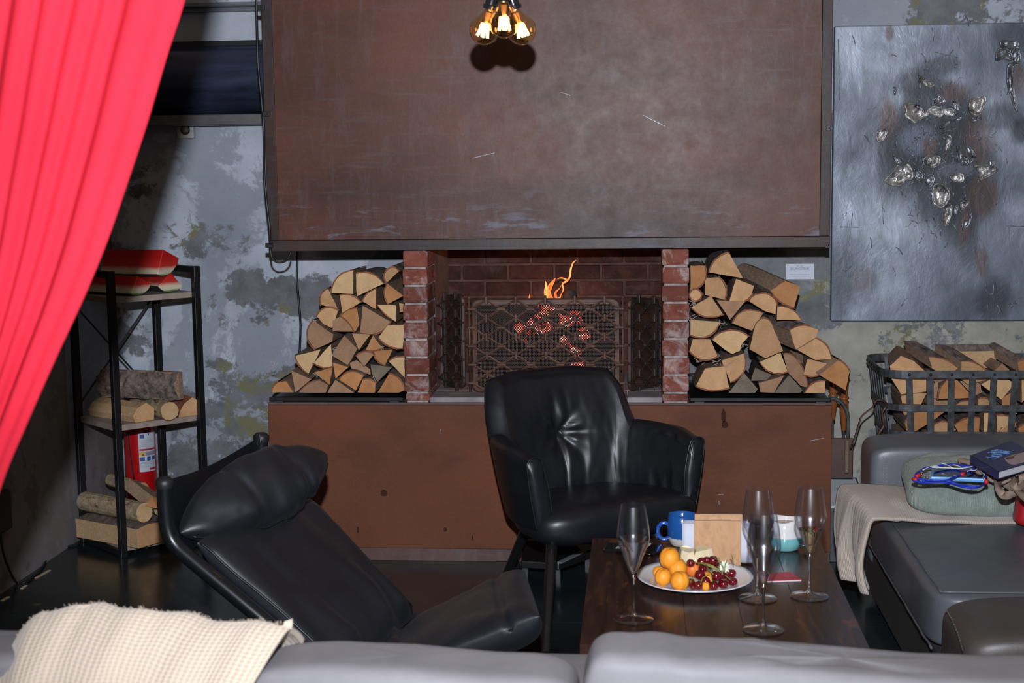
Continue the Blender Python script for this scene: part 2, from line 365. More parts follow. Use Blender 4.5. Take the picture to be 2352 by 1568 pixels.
# ---------------------------------------------------------------- hood
hz = 1.3665; hx0, hx1 = -1.594, .800; HT = 2.75
hd = thing('fireplace_hood', 'huge rust-brown steel hood hanging over the fireplace opening', 'fireplace hood', ((hx0+hx1)/2, BY, hz))
mk('hood_body', G().box((hx0+.012, BY+.014, hz+.004), (hx1-.012, WY-.001, HT)), M['hoodframe'], hd)
iz = PY(1200, 547, BY).z; ix0 = PY(650, 300, BY).x+.0; ix1 = PY(1886, 300, BY).x
ix0 = PY(641, 545, BY).x; ix1 = PY(1882, 545, BY).x
mk('front_sheet', G().box((ix0, BY-.004, iz), (ix1, BY+.010, HT)), M['hood'], hd, bevel=.0015)
mk('frame_strip', G().box((hx0, BY, hz), (hx1, BY+.014, iz-.0015)), M['hoodframe'], hd, bevel=.002)
mk('frame_strip', G().box((hx0, BY+.0005, iz), (ix0-.0015, BY+.0145, HT)), M['hoodframe'], hd, bevel=.002)
mk('frame_strip', G().box((ix1+.0015, BY+.0005, iz), (hx1, BY+.0145, HT)), M['hoodframe'], hd, bevel=.002)
mk('side_edge', G().box((hx0-.003, BY+.012, hz), (hx0+.012, WY-.002, HT)), M['black'], hd)
for px, py in ((1903, 294), (1901, 563)):
    p = PY(px, py, BY)
    mk('bracket', G().box((p.x-.010, BY-.006, p.z-.011), (p.x+.008, BY, p.z+.011)).lathe(p+V((-.001, -.006, 0)), [(.006, 0), (.006, .004), (0, .005)], 6, (0, -1, 0)), M['black'], hd, bevel=.001)
for (x0, y0, x1, y1, wd) in ((1476, 264, 1528, 290, .005), (1288, 212, 1310, 219, .003), (1084, 363, 1136, 351, .003)):
    a, b = PY(x0, y0, BY-.0048), PY(x1, y1, BY-.0048); g = G()
    for k in range(12):
        t0, t1 = k/12, (k+.98)/12; j = random.uniform(-.0015, .0015)
        g.bar(a.lerp(b, t0)+V((0, 0, j)), a.lerp(b, t1)+V((0, 0, -j)), wd*random.uniform(.3, 1), .0006, (0, 1, 0))
    mk('scratch', g, scr, hd, kind='stuff')
# cable down the hood's left edge, its clips and loop
p = lambda x, y, Y=BY-.012: PY(x, y, Y)
path = cr([p(588, -20), p(590, 60), p(593, 150), p(601, 235), p(606, 300), p(607, 400), p(613, 470), p(619, 520), p(621, 572)], 6)
cb = thing('power_cable', 'black cable clipped down the edge of the steel hood', 'cable', path[-1])
mk('cable_run', G().tube(path, .0055, 8), M['blackmatte'], cb, smooth=True)
mk('loop', G().tube(cr([p(621, 560), p(624, 590), p(636, 602), p(652, 601), p(663, 592), p(668, 578)], 6), .0045, 8), M['blackmatte'], cb, smooth=True)
for px, py in ((601, 19), (613, 262), (620, 563)):
    q = PY(px, py, BY); mk('cable_clip', G().box((q.x-.016, BY-.02, q.z-.010), (q.x+.016, BY-.002, q.z+.010)).box((q.x+.006, BY-.022, q.z-.004), (q.x+.012, BY-.018, q.z+.004)), M['black'], cb, bevel=.002)
q = lambda x, y: PY(x, y, 7.17)
mk('lamp_cable', G().tube(cr([q(683, 560), q(683, 600), q(682, 640), q(686, 690), q(690, 740), q(689, 790), q(686, 850), q(684, 905)], 6), .006, 8), M['blackmatte'], smooth=True, label='black cable hanging on the plaster beside the log pile', cat='cable')

# ---------------------------------------------------------------- brick piers, firebox
ch, top = .0775, 1.3655
def pier(x0, x1, lab):
    t = thing('brick_pier', lab, 'pillar', ((x0+x1)/2, BY, .72))
    mk('mortar', G().box((x0+.007, BY+.008, bz), (x1-.007, BY+.245, top-.002)), M['mortar'], t)
    z = top
    for k in range(9):
        h = ch-.009 if k < 8 else .032
        z1 = z-.0015-random.uniform(0, .002); z0 = max(z1-h, bz+.001)
        jx = random.uniform(-.003, .003); jy = random.uniform(-.004, .003)
        g = G().box((x0+jx, BY+jy, z0), (x1+jx, BY+.25, z1))
        o = mk('brick', g, M['brick'], t, bevel=.006, seg=2)
        z -= ch
    return t
pier(-1.012, -.905, 'red brick pillar between the cone-shaped log pile and the fire')
pier(.103, .215, 'red brick pillar beside the log pile that overhangs the hearth')
fb = thing('firebox', 'open firebox lined with soot-darkened bricks behind the fire screen', 'fireplace', (-.4, 6.7, bz))
FY = 7.04
mk('side_wall', G().box((-.955, BY+.252, bz), (-.908, FY, top)), M['sootplaster'], fb)
mk('side_wall', G().box((.106, BY+.252, bz), (.153, FY, top)), M['sootplaster'], fb)
mk('mortar', G().box((-.955, FY+.006, bz), (.153, FY+.06, top)), M['sootmortar'], fb)
for r in range(9):
    x = -.95-(0 if r % 2 else .11)
    while x < .15:
        a_, b_ = max(x, -.953), min(x+.212, .152)
        if b_-a_ > .03: mk('brick', G().box((a_, FY+random.uniform(-.003, .003), bz+r*ch+.008), (b_, FY+.03, bz+(r+1)*ch-.003)), M['sootbrick'], fb, bevel=.004, seg=1)
        x += .222
zf = bz
xs = [-.905, -.62, -.33, -.05, .102]
for j, (ya, yb) in enumerate(((BY-.002, BY+.19), (BY+.195, BY+.42), (BY+.425, FY))):
    for i in range(len(xs)-1):
        o_ = .12 if j % 2 else 0
        a_, b_ = xs[i]+(o_ if i else 0), xs[i+1]+(o_ if i < len(xs)-2 else 0)
        mk('hearth_tile', G().box((a_+.001, ya, zf), (b_-.001, yb, zf+.024)), M['slab'], fb, bevel=.003, seg=1)
# log trays
def tray(x0, x1, lab):
    t = thing('log_tray', lab, 'tray', ((x0+x1)/2, 6.4, bz))
    z = bz+.001
    mk('tray_floor', G().box((x0+.004, BY+.008, z+.004), (x1-.004, BY+.58, z+.012)), M['black'], t)
    for bx_ in (((x0, BY-.012, z+.006), (x1, BY+.004, z+.022)), ((x0, BY+.575, z+.006), (x1, BY+.585, z+.03))):
        mk('tray_rim', G().box(*bx_), M['black'], t, bevel=.003)
    for xa in (x0+.02, x1-.06):
        mk('foot', G().box((xa, BY-.004, bz), (xa+.04, BY+.5, bz+.008)), M['blackmatte'], t)
tray(-1.612, -1.020, 'black steel tray under the cone-shaped log pile')
tray(.219, .812, 'black steel tray under the log pile that overhangs the hearth')
# ---------------------------------------------------------------- firewood
def m_end(name, a, b, ringc, rings=150):
    s = NT(name); tc = s.n('ShaderNodeTexCoord'); sx = s.n('ShaderNodeSeparateXYZ')
    nz = s.n('ShaderNodeTexNoise'); nz.inputs['Scale'].default_value = 9; s.l(tc.outputs['Object'], nz.inputs['Vector'])
    off = s.n('ShaderNodeVectorMath', operation='SCALE'); s.l(nz.outputs['Color'], off.inputs[0]); off.inputs['Scale'].default_value = .05
    ad = s.n('ShaderNodeVectorMath', operation='ADD'); s.l(tc.outputs['Object'], ad.inputs[0]); s.l(off.outputs[0], ad.inputs[1]); s.l(ad.outputs[0], sx.inputs[0])
    r = s.math('SQRT', s.math('ADD', s.math('MULTIPLY', sx.outputs[0], sx.outputs[0]), s.math('MULTIPLY', sx.outputs[2], sx.outputs[2])))
    ring = s.math('MULTIPLY', s.math('ADD', s.math('SINE', s.math('MULTIPLY', r, rings*2.6)), 1), .5)
    v = s.coord('Object', (1, 1, 1))
    base = s.ramp(s.noise(v, 11, 5, .6, .4), [(.30, a), (.70, b)])
    # grain: pale scratches of the saw
    saw = s.ramp(s.noise(s.coord('Object', (3, 3, 26), rot=(0, .6, 0)), 14, 3, .6), [(.45, 0), (.8, 1)])
    c = s.mix(s.math('MULTIPLY', ring, .09), base, ringc)
    c = s.mix(s.math('MULTIPLY', saw, .10), c, (.85, .66, .45))
    oi = s.n('ShaderNodeObjectInfo'); hs = s.n('ShaderNodeHueSaturation'); s.l(s.math('ADD', s.math('MULTIPLY', oi.outputs['Random'], .28), .76), hs.inputs['Value']); s.l(c, hs.inputs['Color'])
    s.set(Base_Color=hs.outputs[0], Roughness=.75, Specular_IOR_Level=.25)
    s.bump(s.math('ADD', s.noise(v, 70, 4, .7), s.math('MULTIPLY', ring, .3)), .3, .002); return s.m
def m_side(name, a, b):
    s = NT(name); v = s.coord('Object', (22, 1.4, 22))
    c = s.ramp(s.noise(v, 5, 5, .6), [(.3, a), (.7, b)])
    s.set(Base_Color=c, Roughness=.8, Specular_IOR_Level=.2); s.bump(s.noise(v, 8, 5, .65), .5, .003); return s.m
def m_bark(name, a, b, birch=False):
    s = NT(name); v = s.coord('Object')
    n1 = s.noise(s.coord('Object', (1, .35, 1)), 38, 7, .7, .6)
    c = s.ramp(n1, [(.32, a), (.7, b)])
    if birch:
        bl = s.ramp(s.noise(s.coord('Object', (.6, 1, 3)), 14, 5, .7), [(.56, 0), (.64, 1)]); c = s.mix(bl, c, (.06, .035, .028))
    s.set(Base_Color=c, Roughness=.85, Specular_IOR_Level=.25)
    s.bump(n1, .9, .008); return s.m
END = {'t': m_end('sawn_birch_tan', (.44, .235, .105), (.60, .36, .18), (.32, .15, .06)),
       'p': m_end('sawn_birch_pale', (.52, .32, .145), (.68, .46, .24), (.38, .21, .09)),
       'o': m_end('sawn_alder_orange', (.38, .155, .052), (.54, .26, .10), (.27, .09, .03)),
       'b': m_end('sawn_wood_brown', (.28, .15, .08), (.40, .235, .135), (.19, .09, .05)),
       'g': m_end('weathered_wood_grey', (.12, .095, .07), (.22, .18, .13), (.08, .06, .045))}
SIDE = m_side('split_wood_side', (.20, .125, .08), (.34, .235, .165))
SIDEP = m_side('split_wood_side_pale', (.40, .255, .13), (.52, .36, .20))
SIDEG = m_side('split_wood_side_grey', (.07, .055, .045), (.13, .105, .085))
BARK = m_bark('grey_bark', (.045, .034, .028), (.30, .235, .20))
BARKR = m_bark('red_inner_bark', (.20, .065, .03), (.36, .14, .075))
BIRCH = m_bark('birch_bark', (.20, .15, .09), (.50, .41, .26), True)

def outline(pts, conv):
    """pts: (x, y) corners, third value = outward bulge of the edge that follows, which carries bark"""
    n = len(pts); Pp = [Vector((q[0], q[1])) for q in pts]; c = sum(Pp, Vector((0, 0)))/n
    out = []; bk = []
    for i in range(n):
        a, b = Pp[i], Pp[(i+1) % n]; bulge = pts[i][2] if len(pts[i]) > 2 else 0
        if bulge:
            d = b-a; nn = Vector((d.y, -d.x)); nn.normalize()
            if nn.dot((a+b)/2-c) < 0: nn = -nn
            st = len(out); K = 9
            for k in range(K):
                t = k/K; out.append(a.lerp(b, t)+nn*d.length*bulge*(1-(2*t-1)**2))
            bk.append((st, K))
        else:
            K = 3; d = b-a
            nn = Vector((d.y, -d.x)); nn = nn.normalized() if nn.length else nn
            for k in range(K): out.append(a.lerp(b, k/K)+nn*(random.uniform(-1, 1)*min(d.length*.018, 3) if k else 0))
    return [conv(q.x, q.y) for q in out], bk
SHAPE = {'t': 'tan', 'p': 'pale', 'o': 'orange', 'b': 'brown', 'g': 'weathered grey'}
def fire_log(pts, conv, kind='t', depth=.34, vec=None, side=None, bark=None, label='', group='', thick=.006, ring=None, jig=0.0):
    P, bk = outline(pts, conv)
    n = len(P); c = sum(P, V())/n
    if vec is None: vec = V((random.uniform(-.012, .012), depth, random.uniform(-.006, .006)))
    vec = V(vec)
    # pith: the corner farthest from the bark
    if bk:
        bc = sum((P[(st+k) % n] for st, K in bk for k in range(K)), V())/sum(K for _, K in bk)
        pith = max(P, key=lambda q: (q-bc).length)
    else: pith = c+V((random.uniform(-.05, .05), 0, random.uniform(-.05, .05)))
    g = G(); Q = [c+(p_-c)*.985+vec*.5 for p_ in P]; R_ = [c+(p_-c)*.93+vec for p_ in P]
    R_ = [q+V((0, 0, random.uniform(-.002, .002))) for q in R_]
    # chamfered rim of the sawn end
    P0 = [c+(p_-c)*.992-vec.normalized()*.0 for p_ in P]
    P1 = [p_+vec.normalized()*.0025 for p_ in P]
    vs = P0+P1+Q+R_; fs = [tuple(range(n)), tuple(range(4*n-1, 3*n-1, -1))]
    for r in range(3): fs += [(r*n+i, (r+1)*n+i, (r+1)*n+(i+1) % n, r*n+(i+1) % n) for i in range(n)]
    g.add(vs, fs); g.m = [0, 0]+[1]*(3*n); g.m[1] = 0
    side = side or (SIDEG if kind == 'g' else SIDE)
    t = mk('firewood_log', g, [END[kind], side], label=label, cat='firewood log', group=group, org=pith, fixn=True)
    for st, K in bk:
        idx = [(st+k) % n for k in range(K+1)]
        gb = G(); rows = []
        for r, (base, tt) in enumerate(((0, 0), (0, 1), (.5, 1), (1, 1), (1, 0))):
            row = []
            for j, i in enumerate(idx):
                p_ = P[i]; out = (p_-c); out -= vec.normalized()*out.dot(vec.normalized()); out.normalize()
                ttj = tt*thick*(.75+.5*random.random())
                inn = p_+vec*base*1.0-(vec.normalized()*.004 if base == 0 else V())
                inn = c+(inn-c-vec*base)*(1-.07*base)+vec*base
                row.append(inn+out*(ttj+.0006)+vec.normalized()*(random.uniform(0, .006) if base == 0 else 0))
            rows.append(row)
        m_ = K+1; vs = [q for r in rows for q in r]; fs = []
        for r in range(len(rows)-1): fs += [(r*m_+j, r*m_+j+1, (r+1)*m_+j+1, (r+1)*m_+j) for j in range(m_-1)]
        gb.add(vs, fs); gb.m = [1]*(m_-1)+[0]*(3*(m_-1))
        mk('bark', gb, [bark or BARK, BARKR], t)
    return t
def conv_for(sc, ox, oy, Y): return lambda x, y: PY(ox+x/sc, oy+y/sc, Y)
ORD = ['first', 'second', 'third', 'fourth', 'fifth', 'sixth', 'seventh', 'eighth', 'ninth', 'tenth', 'eleventh']
def shape_word(pts):
    nb = [q for q in pts if len(q) > 2]
    if len(pts) == 3: return 'quarter-round' if nb and max(q[2] for q in nb) > .14 else ('wedge-shaped' if nb else 'triangular')
    if len(pts) == 4: return 'four-sided'
    return 'irregular'
def stack(logs, sc, ox, oy, Y, where, group, rowh, base_y, from_side='left'):
    """logs: (kind, pts, extra). Labels name each by its row above the tray and its place in the row."""
    info = []
    for L in logs:
        ys = [q[1] for q in L[1]]; xs = [q[0] for q in L[1]]
        info.append([sum(ys)/len(ys), sum(xs)/len(xs), L])
    rows = {}
    for it in info: rows.setdefault(int((base_y-it[0])/rowh), []).append(it)
    for r, k in enumerate(sorted(rows)):
        row = sorted(rows[k], key=lambda it: it[1])
        for j, (cy, cx, L) in enumerate(row):
            kind, pts = L[0], L[1]; ex = dict(L[2]) if len(L) > 2 else {}
            name = SHAPE[kind]+' '+shape_word(pts)
            lab = ex.pop('label', None) or f"{name} log, {ORD[j]} from left in {'bottom' if r == 0 else ORD[r]+' lowest'} row {where}"
            Yj = Y+ex.pop('dy', random.uniform(0, .035))
            fire_log(pts, conv_for(sc, ox, oy, Yj), kind, label=lab, group=group, **ex)
LEFT = [
 ('p', [(668,465,.2),(872,252),(870,476)], dict(label='pale quarter-round log topping the left hearth pile, its left half', dy=0)),
 ('p', [(897,284,.17),(1158,378),(905,498)], dict(label='pale quarter-round log topping the left hearth pile, its right half', dy=0)),
 ('t', [(1190,368,.28),(1235,226,.15),(1303,262)]), ('o', [(1205,568,.14),(1195,375),(1348,490),(1290,525)]),
 ('t', [(570,578,.22),(635,425),(725,615)]), ('t', [(745,490,.16),(940,555),(765,655)]), ('t', [(960,545,.12),(1090,430),(1090,622)]),
 ('p', [(1100,575),(1275,580),(1275,735,.05)], dict(bark=BARKR)), ('t', [(528,685,.26),(728,635),(670,798),(590,762)]),
 ('o', [(750,690,.14),(908,615),(930,770),(890,832)]), ('b', [(675,730),(745,690,.08),(872,832),(678,828)]),
 ('b', [(960,585),(1225,735,.2),(935,838)]), ('b', [(490,730),(682,855),(674,925),(515,996,.24)]),
 ('t', [(862,848),(1035,860),(925,1010)]), ('o', [(1060,866),(1145,982,.1),(990,1003)]),
 ('p', [(1200,770),(1357,765),(1342,985,.13),(1112,885)]), ('b', [(785,870),(912,995),(820,1150),(668,1055)]),
 ('p', [(660,950),(677,1157,.12),(498,1128)]), ('p', [(565,998),(450,1228,.1),(325,1058)]),
 ('o', [(1245,1000),(1175,1147,.17),(1068,1015)]), ('b', [(900,1065,.18),(1068,1050),(975,1160)]),
 ('p', [(1210,1115,.12),(1360,1077),(1360,1268)]), ('b', [(838,1128),(905,1100),(1035,1190),(1037,1240),(852,1178)], dict(side=SIDEG, dy=.05)),
 ('g', [(1037,1140),(1245,1165),(1105,1306),(1048,1232)]), ('o', [(678,1125),(828,1168),(705,1280)]),
 ('o', [(505,1215),(676,1172),(647,1336)]), ('o', [(737,1290,.24),(970,1250),(897,1390)]),
 ('b', [(285,1202),(475,1282),(325,1408)]), ('o', [(105,1408,.14),(165,1310),(240,1300),(305,1408)]),
 ('b', [(360,1408,.1),(555,1292),(637,1338),(612,1410)]), ('b', [(627,1410),(702,1287),(880,1410)]),
 ('o', [(912,1408),(958,1292,.15),(1085,1320),(1077,1410)]), ('o', [(1100,1410),(1210,1230,.16),(1357,1390),(1300,1410)]),
 ('t', [(1308,560),(1356,570),(1358,640),(1312,650)], dict(dy=.06)),
]
stack(LEFT, 4.1275, 600, 560, BY+.005, 'of the left hearth pile', 'split logs piled left of the fire', 165, 1412)
RIGHT = [
 ('o', [(105,205),(240,205,.26),(105,440)]), ('t', [(103,485,.5),(207,485,.5)], dict(label='small round log beside the right brick pillar')),
 ('t', [(285,270,.15),(475,85),(606,326)], dict(label='tan quarter-round log topping the right hearth pile')), ('t', [(245,322),(372,315,.16),(430,530),(245,482)]),
 ('t', [(540,330),(710,397),(690,470,.2),(475,540)]),
 ('o', [(868,440),(1010,350),(1148,402),(1090,602,.1)], dict(label='big orange-brown log lying askew near the top of the right hearth pile', vec=(-.15, .40, .055), side=SIDE)),
 ('t', [(300,490),(415,665,.18),(118,602)]), ('b', [(355,535),(625,545),(480,720)]),
 ('t', [(665,545,.14),(765,475,.12),(880,505,.15),(918,590),(915,668),(815,638)]), ('t', [(925,720),(930,595,.16),(1155,722)]),
 ('t', [(510,755,.16),(650,632,.05),(795,658),(690,822)]), ('p', [(105,715),(385,737,.24),(105,862)]),
 ('t', [(700,850),(725,760),(770,714,.18),(870,745),(925,870),(985,1015),(820,1085),(665,1000)], dict(dy=-.01, label='tall tan log with a star-shaped crack in the middle of the right pile')),
 ('p', [(315,910,.1),(455,828,.12),(655,880),(590,955),(575,1015),(500,1045),(430,1000)]),
 ('t', [(130,900),(295,905),(365,1060,.22),(100,1012)]), ('t', [(400,1105),(612,1037,.22),(485,1310)]),
 ('t', [(245,1180),(430,1157),(475,1360,.1),(160,1345)]), ('g', [(615,1222),(745,1375),(720,1410),(468,1410)]),
 ('g', [(720,1172),(880,1240),(830,1290),(680,1297)]), ('p', [(765,1117),(960,1030),(1028,1206,.2)]),
 ('b', [(752,1320),(995,1247),(900,1410),(770,1405)]), ('g', [(1040,1242),(1170,1385),(1150,1410),(902,1410)]),
 ('b', [(985,1047,.1),(1080,1062,.1),(1213,1360),(1150,1345),(1035,1225)], dict(label='dark bark-red log leaning in the lower right hearth pile', side=SIDEG)),
 ('t', [(1215,1090),(1398,1130,.26),(1180,1235)]), ('t', [(1195,1410,.16),(1385,1300),(1385,1410)]),
 ('t', [(1112,1000),(1290,895,.16),(1440,1095),(1290,1100)], dict(vec=(-.13, .36, .03))), ('t', [(1050,820,.12),(1240,785),(1318,810),(1300,885),(1105,1000)], dict(vec=(-.16, .38, .03))),
 ('o', [(1325,1240),(1510,1102,.1),(1612,1210),(1578,1388)], dict(vec=(-.15, .42, .07), label='orange log sticking out over the right end of the hearth', dy=-.01)),
]
# the weathered log at the very end keeps its smaller wedge
def rnd_circle(c, r): return None
small = [L for L in RIGHT if len(L[1]) == 2]
RIGHT = [L for L in RIGHT if len(L[1]) > 2]
stack(RIGHT, 4.126, 1560, 560, BY+.005, 'of the right hearth pile', 'split logs piled right of the fire', 165, 1412)
cvt = conv_for(4.126, 1560, 560, BY+.02)
fire_log([(155+52*cos(a*pi/2), 485+52*sin(a*pi/2), .19) for a in range(4)], cvt, 't', label='small round log beside the right brick pillar', group='split logs piled right of the fire')
# thin bark shreds between the logs
g = G()
for ox, oy, pts in ((600, 560, [(130,1150),(520,1240),(720,1010),(480,720),(1150,1000),(1040,1290)]), (1560, 560, [(110,560),(120,700),(400,760),(200,1120),(350,1130),(620,960),(440,1160)])):
    for x, y in pts:
        for k in range(7):
            c = PY(ox+(x+random.uniform(-40, 40))/4.126, oy+(y+random.uniform(-25, 25))/4.126, BY+random.uniform(-.002, .05))
            d = V((random.uniform(-1, 1), random.uniform(-.4, .2), random.uniform(-1, 1))).normalized()*random.uniform(.006, .017)
            g.tube([c-d, c+V((0, -.003, .002)), c+d], .0009, 4)
mk('bark_shreds', g, simple('shred', (.5, .40, .36), .8), label='loose pale bark shreds between the stacked logs', cat='bark shreds', kind='stuff')
t_ = cr([PY(600+870/4.13, 560+200/4.13, BY+.05), PY(840, 592, BY+.06), PY(852, 592, BY+.05), PY(838, 600, BY+.05)], 4)
# ---------------------------------------------------------------- fire screen, fire
screenm = simple('rusty_iron', (.048, .020, .013), .6, .15, c2=(.115, .052, .034), scale=18, bump=.4, bscale=90, bdist=.0015, kind='Position')
screend = simple('sooty_iron', (.018, .014, .013), .55, .3, c2=(.06, .035, .028), scale=14, bump=.4, bscale=90, bdist=.0015, kind='Position')
meshm = simple('perforated_sheet', (.022, .011, .008), .65, .1, c2=(.06, .030, .021), scale=9, kind='Position')
fs = thing('fire_screen', 'rusty three-panel iron fire screen with diamond lattice before the fire', 'fire screen', (-.35, BY+.14, bz+.024))
SY = BY+.13
def panel(o, ux, wid, hgt, ncell, nrow, mat, x_off=0., full=True):
    """o: lower-left corner, ux: unit vector along the width; lattice bulges to the front"""
    o, ux = V(o), V(ux).normalized(); uz = V((0, 0, 1)); nf = ux.cross(uz); nf = nf if nf.y < 0 else -nf
    P = lambda x, z, d=0: o+ux*x+uz*z+nf*d
    t = mk('screen_panel', G().tube([P(*c_) for c_ in rr(wid, hgt, .03)], .008, 4, closed=True, flat=.6).tube([P(*c_, .0) for c_ in rr(wid-.03, hgt-.03, .022, .015)], .006, 4, closed=True, flat=.5), mat, fs)
    # perforated sheet: two families of crossing flats
    g = G(); p_ = .0115
    x0, x1, z0, z1 = .012, wid-.012, .012, hgt-.012
    for fam in (1, -1):
        k = -int((z1-z0)/p_)-1
        while k*p_ < (x1-x0)+(z1-z0)+p_:
            c_ = k*p_
            # line x - x0 - c_ = fam * (z - z0)
            pts = []
            za = z0; zb = z1
            if fam == 1:
                za = max(z0, z0+(x0-(x0+c_))); zb = min(z1, z0+(x1-(x0+c_)))
                if zb > za+.002: pts = [((x0+c_)+(za-z0), za), ((x0+c_)+(zb-z0), zb)]
            else:
                za = max(z0, z0+((x0+c_)-x1)); zb = min(z1, z0+((x0+c_)-x0))
                if zb > za+.002: pts = [((x0+c_)-(za-z0), za), ((x0+c_)-(zb-z0), zb)]
            if pts:
                dx = .0022*.707; (ax, az), (bx, bz_) = pts
                n2 = (dx, -dx*fam)
                g.add([P(ax-n2[0], az-n2[1], -.004), P(ax+n2[0], az+n2[1], -.004), P(bx+n2[0], bz_+n2[1], -.004), P(bx-n2[0], bz_-n2[1], -.004)], [(0, 1, 2, 3)])
            k += 1
    mk('perforated_sheet', g, meshm, t, kind='stuff')
    cw = wid/ncell; rh = hgt/nrow
    for r in range(nrow+1):
        for sg in (1, -1):
            if (r == 0 and sg < 0) or (r == nrow and sg > 0): continue
            pts = [(j*cw/2, r*rh+sg*(.004 if j % 2 else rh/2-.004)) for j in range(ncell*2+1)]
            path = []
            for j in range(len(pts)-1):
                for q in range(6):
                    tt = q/6; s_ = tt*tt*(3-2*tt)*.75+tt*.25
                    path.append((pts[j][0]*(1-tt)+pts[j+1][0]*tt, pts[j][1]*(1-s_)+pts[j+1][1]*s_))
            path.append(pts[-1])
            mk('lattice_bar', G().tube([P(x, z, .011) for x, z in path], .0036, 5, flat=1.5), mat, fs)
        for j in range(ncell):
            z = min(max(r*rh, .002), hgt-.002)
            mk('clip', G().obox(P((j+.5)*cw, z, .012), ux*.0055, uz*.019, nf*.009), mat, fs, bevel=.002, seg=1)
        if r < nrow:
            for j in range(ncell+1):
                mk('clip', G().obox(P(j*cw, (r+.5)*rh, .014), ux*.019, uz*.005, nf*.006), mat, fs, bevel=.0015, seg=1)
    g = G(); A_ = rr(wid, hgt, .035); B_ = [(x, z) for x, z in rr(wid-.044, hgt-.044, .018, .022)]; n = len(A_)
    vs = [P(x, z, .003) for x, z in A_]+[P(x, z, .006) for x, z in B_]+[P(x, z, -.004) for x, z in B_]+[P(x, z, -.004) for x, z in A_]
    for r_ in range(4): g.f += [(r_*n+i, r_*n+(i+1) % n, ((r_+1) % 4)*n+(i+1) % n, ((r_+1) % 4)*n+i) for i in range(n)]
    g.v = vs; g.m = [0]*len(g.f)
    mk('panel_frame', g, mat, t, fixn=True)
def rr(wd, hg, r, off=0.):
    out = []
    for cx_, cz_, a0 in ((wd-r, r, -90), (wd-r, hg-r, 0), (r, hg-r, 90), (r, r, 180)):
        for k in range(6):
            a = radians(a0+k*18); out.append((cx_+r*cos(a)+off, cz_+r*sin(a)+off))
    return out
a = PY(1087, 897, SY); b = PY(1423, 686, SY)
zb = bz+.027
panel((a.x, SY, zb), (1, 0, 0), b.x-a.x, b.z-zb, 5, 5, screenm)
SL = PY(1066, 800, SY+.02); SR = PY(1445, 800, SY+.02)
wl = PY(1017, 800, SY+.17); wr = PY(1514, 800, SY+.19)
hgt2 = b.z-zb
panel((wl.x, wl.y, zb), SL-wl, (SL-wl).length, hgt2, 2, 5, screend)
panel((SR.x, SR.y, zb), wr-SR, (wr-SR).length, hgt2, 2, 5, screend)
for x in (a.x-.014, b.x+.014):
    mk('hinge_rod', G().tube([(x, SY+.008, zb-.002), (x, SY+.008, b.z+.0)], .0055, 8).lathe((x, SY+.008, b.z), [(.0055, 0), (.009, .004), (.009, .012), (0, .014)], 10), screenm, fs, smooth=True)

# fire: charred logs with live embers, flames
em = NT('ember'); v = em.coord('Position'); n_ = em.noise(v, 26, 5, .7, .5)
em.set(Base_Color=em.ramp(n_, [(.4, (.01, .008, .008)), (.6, (.05, .03, .025))]), Roughness=.9)
gl = em.ramp(em.noise(em.coord('Position', loc=(3, 2, 1)), 15, 4, .6, .4), [(.50, (0, 0, 0)), (.56, (1, .05, .02)), (.63, (1, .42, .30)), (.69, (1, .85, .8))])
em.set(Emission_Color=gl, Emission_Strength=3.2); EMB = em.m
CHAR = simple('charred_wood', (.008, .007, .007), .8, c2=(.035, .03, .03), scale=20, bump=.8, bscale=50, bdist=.006, kind='Position')
def flame_mat():
    s = NT('flame'); v = s.coord('Position'); n = s.noise(s.coord('Position', (1, 1, .5)), 22, 3, .5, .6)
    e = s.n('ShaderNodeEmission'); e.inputs[1].default_value = 1.9
    s.l(s.ramp(n, [(.35, (1, .07, .012)), (.52, (1, .17, .03)), (.72, (1, .48, .16))]), e.inputs[0])
    tr = s.n('ShaderNodeBsdfTransparent'); mx = s.n('ShaderNodeMixShader')
    s.l(s.ramp(n, [(.30, .10), (.55, .85)]), mx.inputs[0]); s.l(tr.outputs[0], mx.inputs[1]); s.l(e.outputs[0], mx.inputs[2])
    s.l(mx.outputs[0], s.out.inputs['Surface']); return s.m
FLM = flame_mat(); FYy = 6.80
fire = thing('fire_logs', 'glowing charred logs burning in the firebox behind the screen', 'burning logs', (-.30, FYy, bz+.024))
def lie(g, a, b, r, n=9, rough=.12):
    a, b = V(a), V(b); path = [a.lerp(b, t/8) for t in range(9)]
    bb = len(g.v); g.tube(path, r, n)
    for i in range(bb, len(g.v)):
        q = g.v[i]; ax = a.lerp(b, max(0, min(1, (q-a).dot(b-a)/(b-a).length_squared))); d = q-ax
        g.v[i] = ax+d*(1+rough*noise.noise(q*30)*2)
fz = bz+.024
f_ = lambda x, y, Y=FYy: PY(x, y, Y)
for a_, b_, r, m in ((f_(1150, 830, 6.75), f_(1370, 815, 6.78), .045, CHAR), (f_(1200, 800, 6.88), f_(1390, 812, 6.9), .05, CHAR),
                     (f_(1205, 770, 6.78), f_(1262, 706, 6.86), .032, EMB), (f_(1232, 752, 6.72), f_(1330, 716, 6.86), .034, EMB), (f_(1330, 745, 6.76), f_(1232, 705, 6.88), .03, EMB),
                     (f_(1300, 700, 6.84), f_(1345, 775, 6.74), .026, EMB), (f_(1190, 745, 6.76), f_(1215, 790, 6.72), .022, EMB), (f_(1290, 775, 6.76), f_(1345, 825, 6.72), .02, EMB),
                     (f_(1280, 725, 6.80), f_(1316, 668, 6.84), .026, CHAR), (f_(1270, 860, 6.7), f_(1345, 836, 6.72), .02, EMB)):
    g = G(); lie(g, a_, b_, r); mk('burning_log' if m is EMB else 'charred_log', g, m, fire, smooth=True)
g = G()
